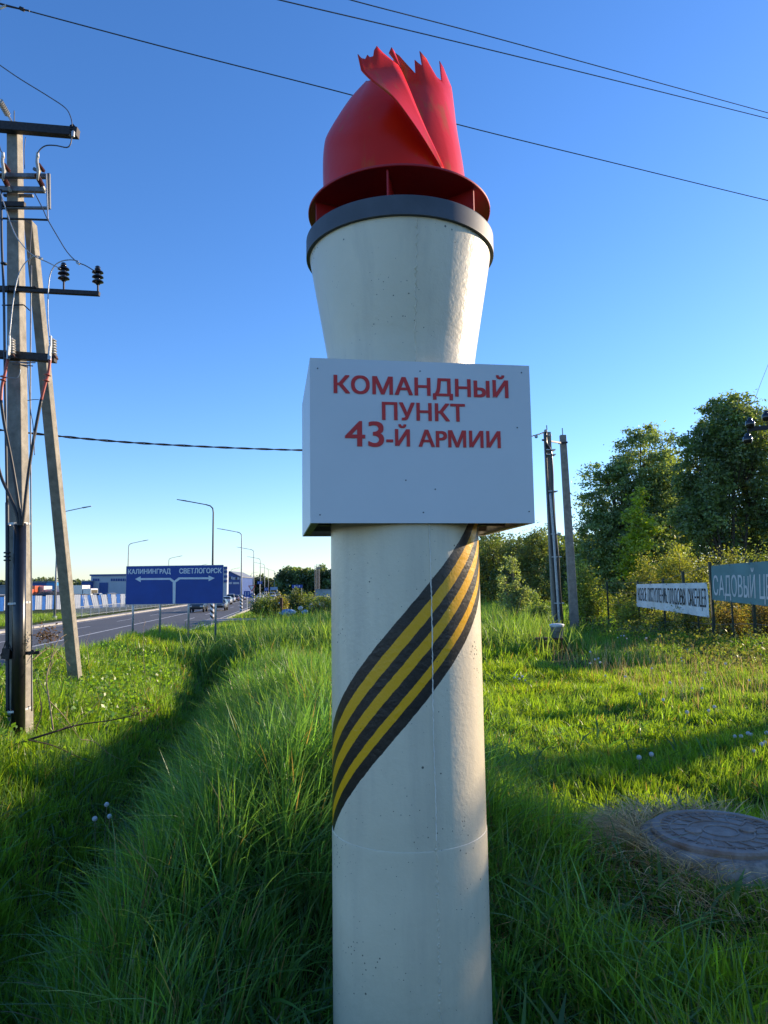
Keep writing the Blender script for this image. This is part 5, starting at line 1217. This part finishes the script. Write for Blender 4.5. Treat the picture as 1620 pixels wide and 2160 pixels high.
# ------------------------------------------------------------------ dandelions
dpuff, nt, bs = newmat('dandelion_fluff'); bs.inputs['Base Color'].default_value = (.72, .72, .70, 1); bs.inputs['Roughness'].default_value = .9
nt.links.new(mixc(nt, noise(nt, 300, 2, .5, objco(nt)), (.5, .5, .5), (.8, .8, .78)), bs.inputs['Base Color'])
dst = pmat('dandelion_stalk', (.20, .17, .09), .7)
def dand(label):
    t = thing('dandelion', label, 'dandelion', (0, 0, 0), 'dandelion clocks in the grass')
    MB().tube([(0, 0, -.42), (.01, 0, -.2), (0, 0, 0)], .0022, 5).build('stem', dst, t)
    mb = MB(); mb.lathe([(.001, -.006), (.006, -.003), (.006, .003), (.001, .006)], (0, 0, 0), 8)
    for k in range(150):
        g1 = k*2.39996; z = 1-2*(k+.5)/150; r_ = sqrt(1-z*z); d_ = Vector((r_*cos(g1), r_*sin(g1), z)); e_ = d_.orthogonal().normalized(); f_ = d_.cross(e_); rr = .017
        c_ = d_*rr; s_ = .0030
        mb.add([d_*.004-e_*.0003, d_*.004+e_*.0003, c_+e_*.0003, c_-e_*.0003], [(0, 1, 2, 3)])
        mb.add([c_+e_*s_, c_+f_*s_, c_-e_*s_, c_-f_*s_], [(0, 1, 2, 3)])
    mb.build('seed_head', dpuff, t); return t
spec = [(200, 1727, 5.0, 'left one of the two dandelion clocks in the shaded ditch'), (231, 1722, 5.1, 'right one of the two dandelion clocks in the shaded ditch'), (225, 1697, 5.2, 'half-blown dandelion above the pair in the ditch')]
lawnlab = 'white dandelion clock in the grass to the right of the column'
for px, py, Yp in [(1245, 1399, 13), (1255, 1391, 13.5), (1262, 1389, 13.6), (1266, 1397, 13), (1277, 1425, 11.5), (1319, 1427, 11.3), (1349, 1464, 9.7), (1399, 1476, 9.2), (1449, 1502, 8.4), (1481, 1452, 10), (1488, 1419, 11.5), (1580, 1435, 10.8), (1604, 1381, 13.5), (1437, 1388, 13.5), (1438, 1394, 13.3), (1267, 1450, 11), (1507, 1491, 8.8),
        (1563, 1553, 7.1), (1578, 1547, 7.3), (1585, 1549, 7.2), (1607, 1570, 6.8), (1550, 1553, 7.1), (1590, 1584, 6.6), (1617, 1546, 7.3), (1614, 1566, 6.9), (1310, 1341, 17), (1316, 1341, 17), (1322, 1347, 16.5), (1303, 1345, 17), (1363, 1346, 16.5), (1392, 1341, 17), (1245, 1375, 14.5), (1348, 1598, 6.4), (1374, 1591, 6.5), (1085, 1430, 12), (1095, 1432, 12), (1108, 1435, 11.8), (1090, 1424, 12.2), (1079, 1438, 11.8), (1102, 1427, 12.1), (1495, 1500, 8.6), (1413, 1440, 10.5), (1375, 1410, 12), (1450, 1370, 15), (1530, 1400, 12.6)]:
    spec.append((px, py, Yp, lawnlab))
def cluster(px, py):
    if px < 1120: return 'of the little clump of dandelions just right of the column'
    if py < 1352: return 'of the far dandelions growing before the dark fence'
    if px > 1540 and py > 1540: return 'of the dandelions among dry stalks at the right edge'
    if px < 1300: return 'of the dandelions on the lawn in front of the cable pole'
    return 'of the dandelions scattered over the lawn below the banners'
cl_ = {}
for q_ in spec[3:]: cl_.setdefault(cluster(q_[0], q_[1]), []).append(q_)
ords = ['first', 'second', 'third', 'fourth', 'fifth', 'sixth', 'seventh', 'eighth', 'ninth', 'tenth', 'eleventh', 'twelfth', 'thirteenth', 'fourteenth', 'fifteenth', 'sixteenth', 'seventeenth', 'eighteenth', 'nineteenth', 'twentieth']
sp2 = spec[:3]
for k_, v_ in cl_.items():
    for j_, q_ in enumerate(sorted(v_)): sp2.append((q_[0], q_[1], q_[2], ords[j_]+' from left '+k_))
spec = sp2
d0 = dand(spec[0][3])
for i, (px, py, Yp, lb) in enumerate(spec):
    c = P(px, py, Yp); zmin = hz(c.x, c.y)+.12; c.z = max(c.z, zmin)
    if i == 0: d0.location = c
    else: clone(d0, c, random.uniform(0, 6), lb, scale=random.uniform(.85, 1.25) if i > 2 else .95)

# ------------------------------------------------------------------ dead weed stalks and twigs by the left pole
def stalk(name, label, pts, r, mat, sub=(), Y=7.2, cat='dead weed', heads=()):
    t = thing(name, label, cat, P(pts[0][0], pts[0][1], Y))
    w = [P(a, b, Y+.12*i) for i, (a, b) in enumerate(pts)]; MB().tube([cr(w, k/16) for k in range(17)], [r*(1-.045*k) for k in range(17)], 5).build('stem', M[mat], t)
    for s_ in sub:
        w = [P(a, b, Y+.1*i) for i, (a, b) in enumerate(s_)]; MB().tube([cr(w, k/8) for k in range(9)], [r*.55*(1-.08*k) for k in range(9)], 4).build('side_stem', M[mat], t)
    for hx, hy, hr in heads:
        c_ = P(hx, hy, Y+.2); C_ = np.array(c_)+rng.normal(size=(60, 3))*hr; me_ = leaves_mesh('seed_head', C_, hr*.7, np.tile(np.array([[.16, .10, .06]]), (60, 1))*rng.uniform(.5, 1.3, (60, 1)), mat=M['drygrass']); tag(put('seed_head', me_, None, t), kind='stuff')
    return t
stalk('dead_stalk', 'tall pale dead weed stalk forking beside the power pole', [(112, 1540), (104, 1480), (98, 1430), (108, 1390), (122, 1352), (140, 1338)], .009, 'dry', [[(98, 1430), (112, 1398), (138, 1378)], [(108, 1390), (120, 1372), (142, 1350)], [(104, 1470), (86, 1440), (80, 1425)]], 7.4)
stalk('dead_stalk', 'bent pale stalk crossing from the pole to the strut', [(70, 1392), (90, 1375), (108, 1368), (135, 1390), (148, 1405)], .006, 'dry', [[(90, 1390), (104, 1384), (120, 1372)]], 7.8)
stalk('dead_stalk', 'dead umbrella weed with brown seed heads left of the strut', [(106, 1420), (108, 1385), (107, 1350), (104, 1336)], .005, 'darktwig', [[(107, 1352), (98, 1342), (90, 1338)], [(107, 1350), (116, 1340), (121, 1332)]], 7.6, heads=((96, 1338, .05), (108, 1336, .06), (90, 1345, .04), (104, 1345, .05)))
stalk('dead_stalk', 'straight dead stalk right of the strut', [(188, 1400), (184, 1370), (180, 1345), (173, 1330)], .004, 'dry', [[(182, 1355), (188, 1340), (190, 1332)]], 11.5)
stalk('dead_stalk', 'slender dead weed in front of the direction sign', [(306, 1425), (302, 1380), (302, 1345), (303, 1322), (308, 1310)], .005, 'dry', [[(302, 1325), (296, 1316), (294, 1308)], [(303, 1322), (306, 1312), (303, 1305)]], 12)
stalk('fallen_branch', 'long dark fallen branch lying across the grass by the pole', [(-20, 1590), (60, 1561), (120, 1542), (170, 1528), (230, 1520), (290, 1507)], .013, 'darktwig', [[(120, 1542), (142, 1532), (160, 1522)], [(60, 1561), (110, 1572), (150, 1590), (200, 1612)]], 6.6, 'branch', heads=((300, 1505, .035), (282, 1497, .03)))
stalk('dead_stalk', 'pale dry stem lying in front of the pole', [(105, 1480), (130, 1505), (152, 1535), (170, 1560)], .006, 'dry', [[(130, 1505), (115, 1510), (150, 1540)], [(152, 1535), (190, 1500), (215, 1470)]], 6.9)
stalk('dead_stalk', 'thin pale stem sloping through the grass right of the branch', [(170, 1560), (200, 1565), (230, 1590), (262, 1605)], .004, 'dry', [[(160, 1515), (178, 1502), (186, 1520)]], 6.5)
stalk('dead_stalk', 'brown stalk leaning on the foot of the pole', [(75, 1540), (88, 1500), (80, 1450), (70, 1400)], .006, 'darktwig', [[(84, 1480), (86, 1500), (72, 1530)]], 7.2)
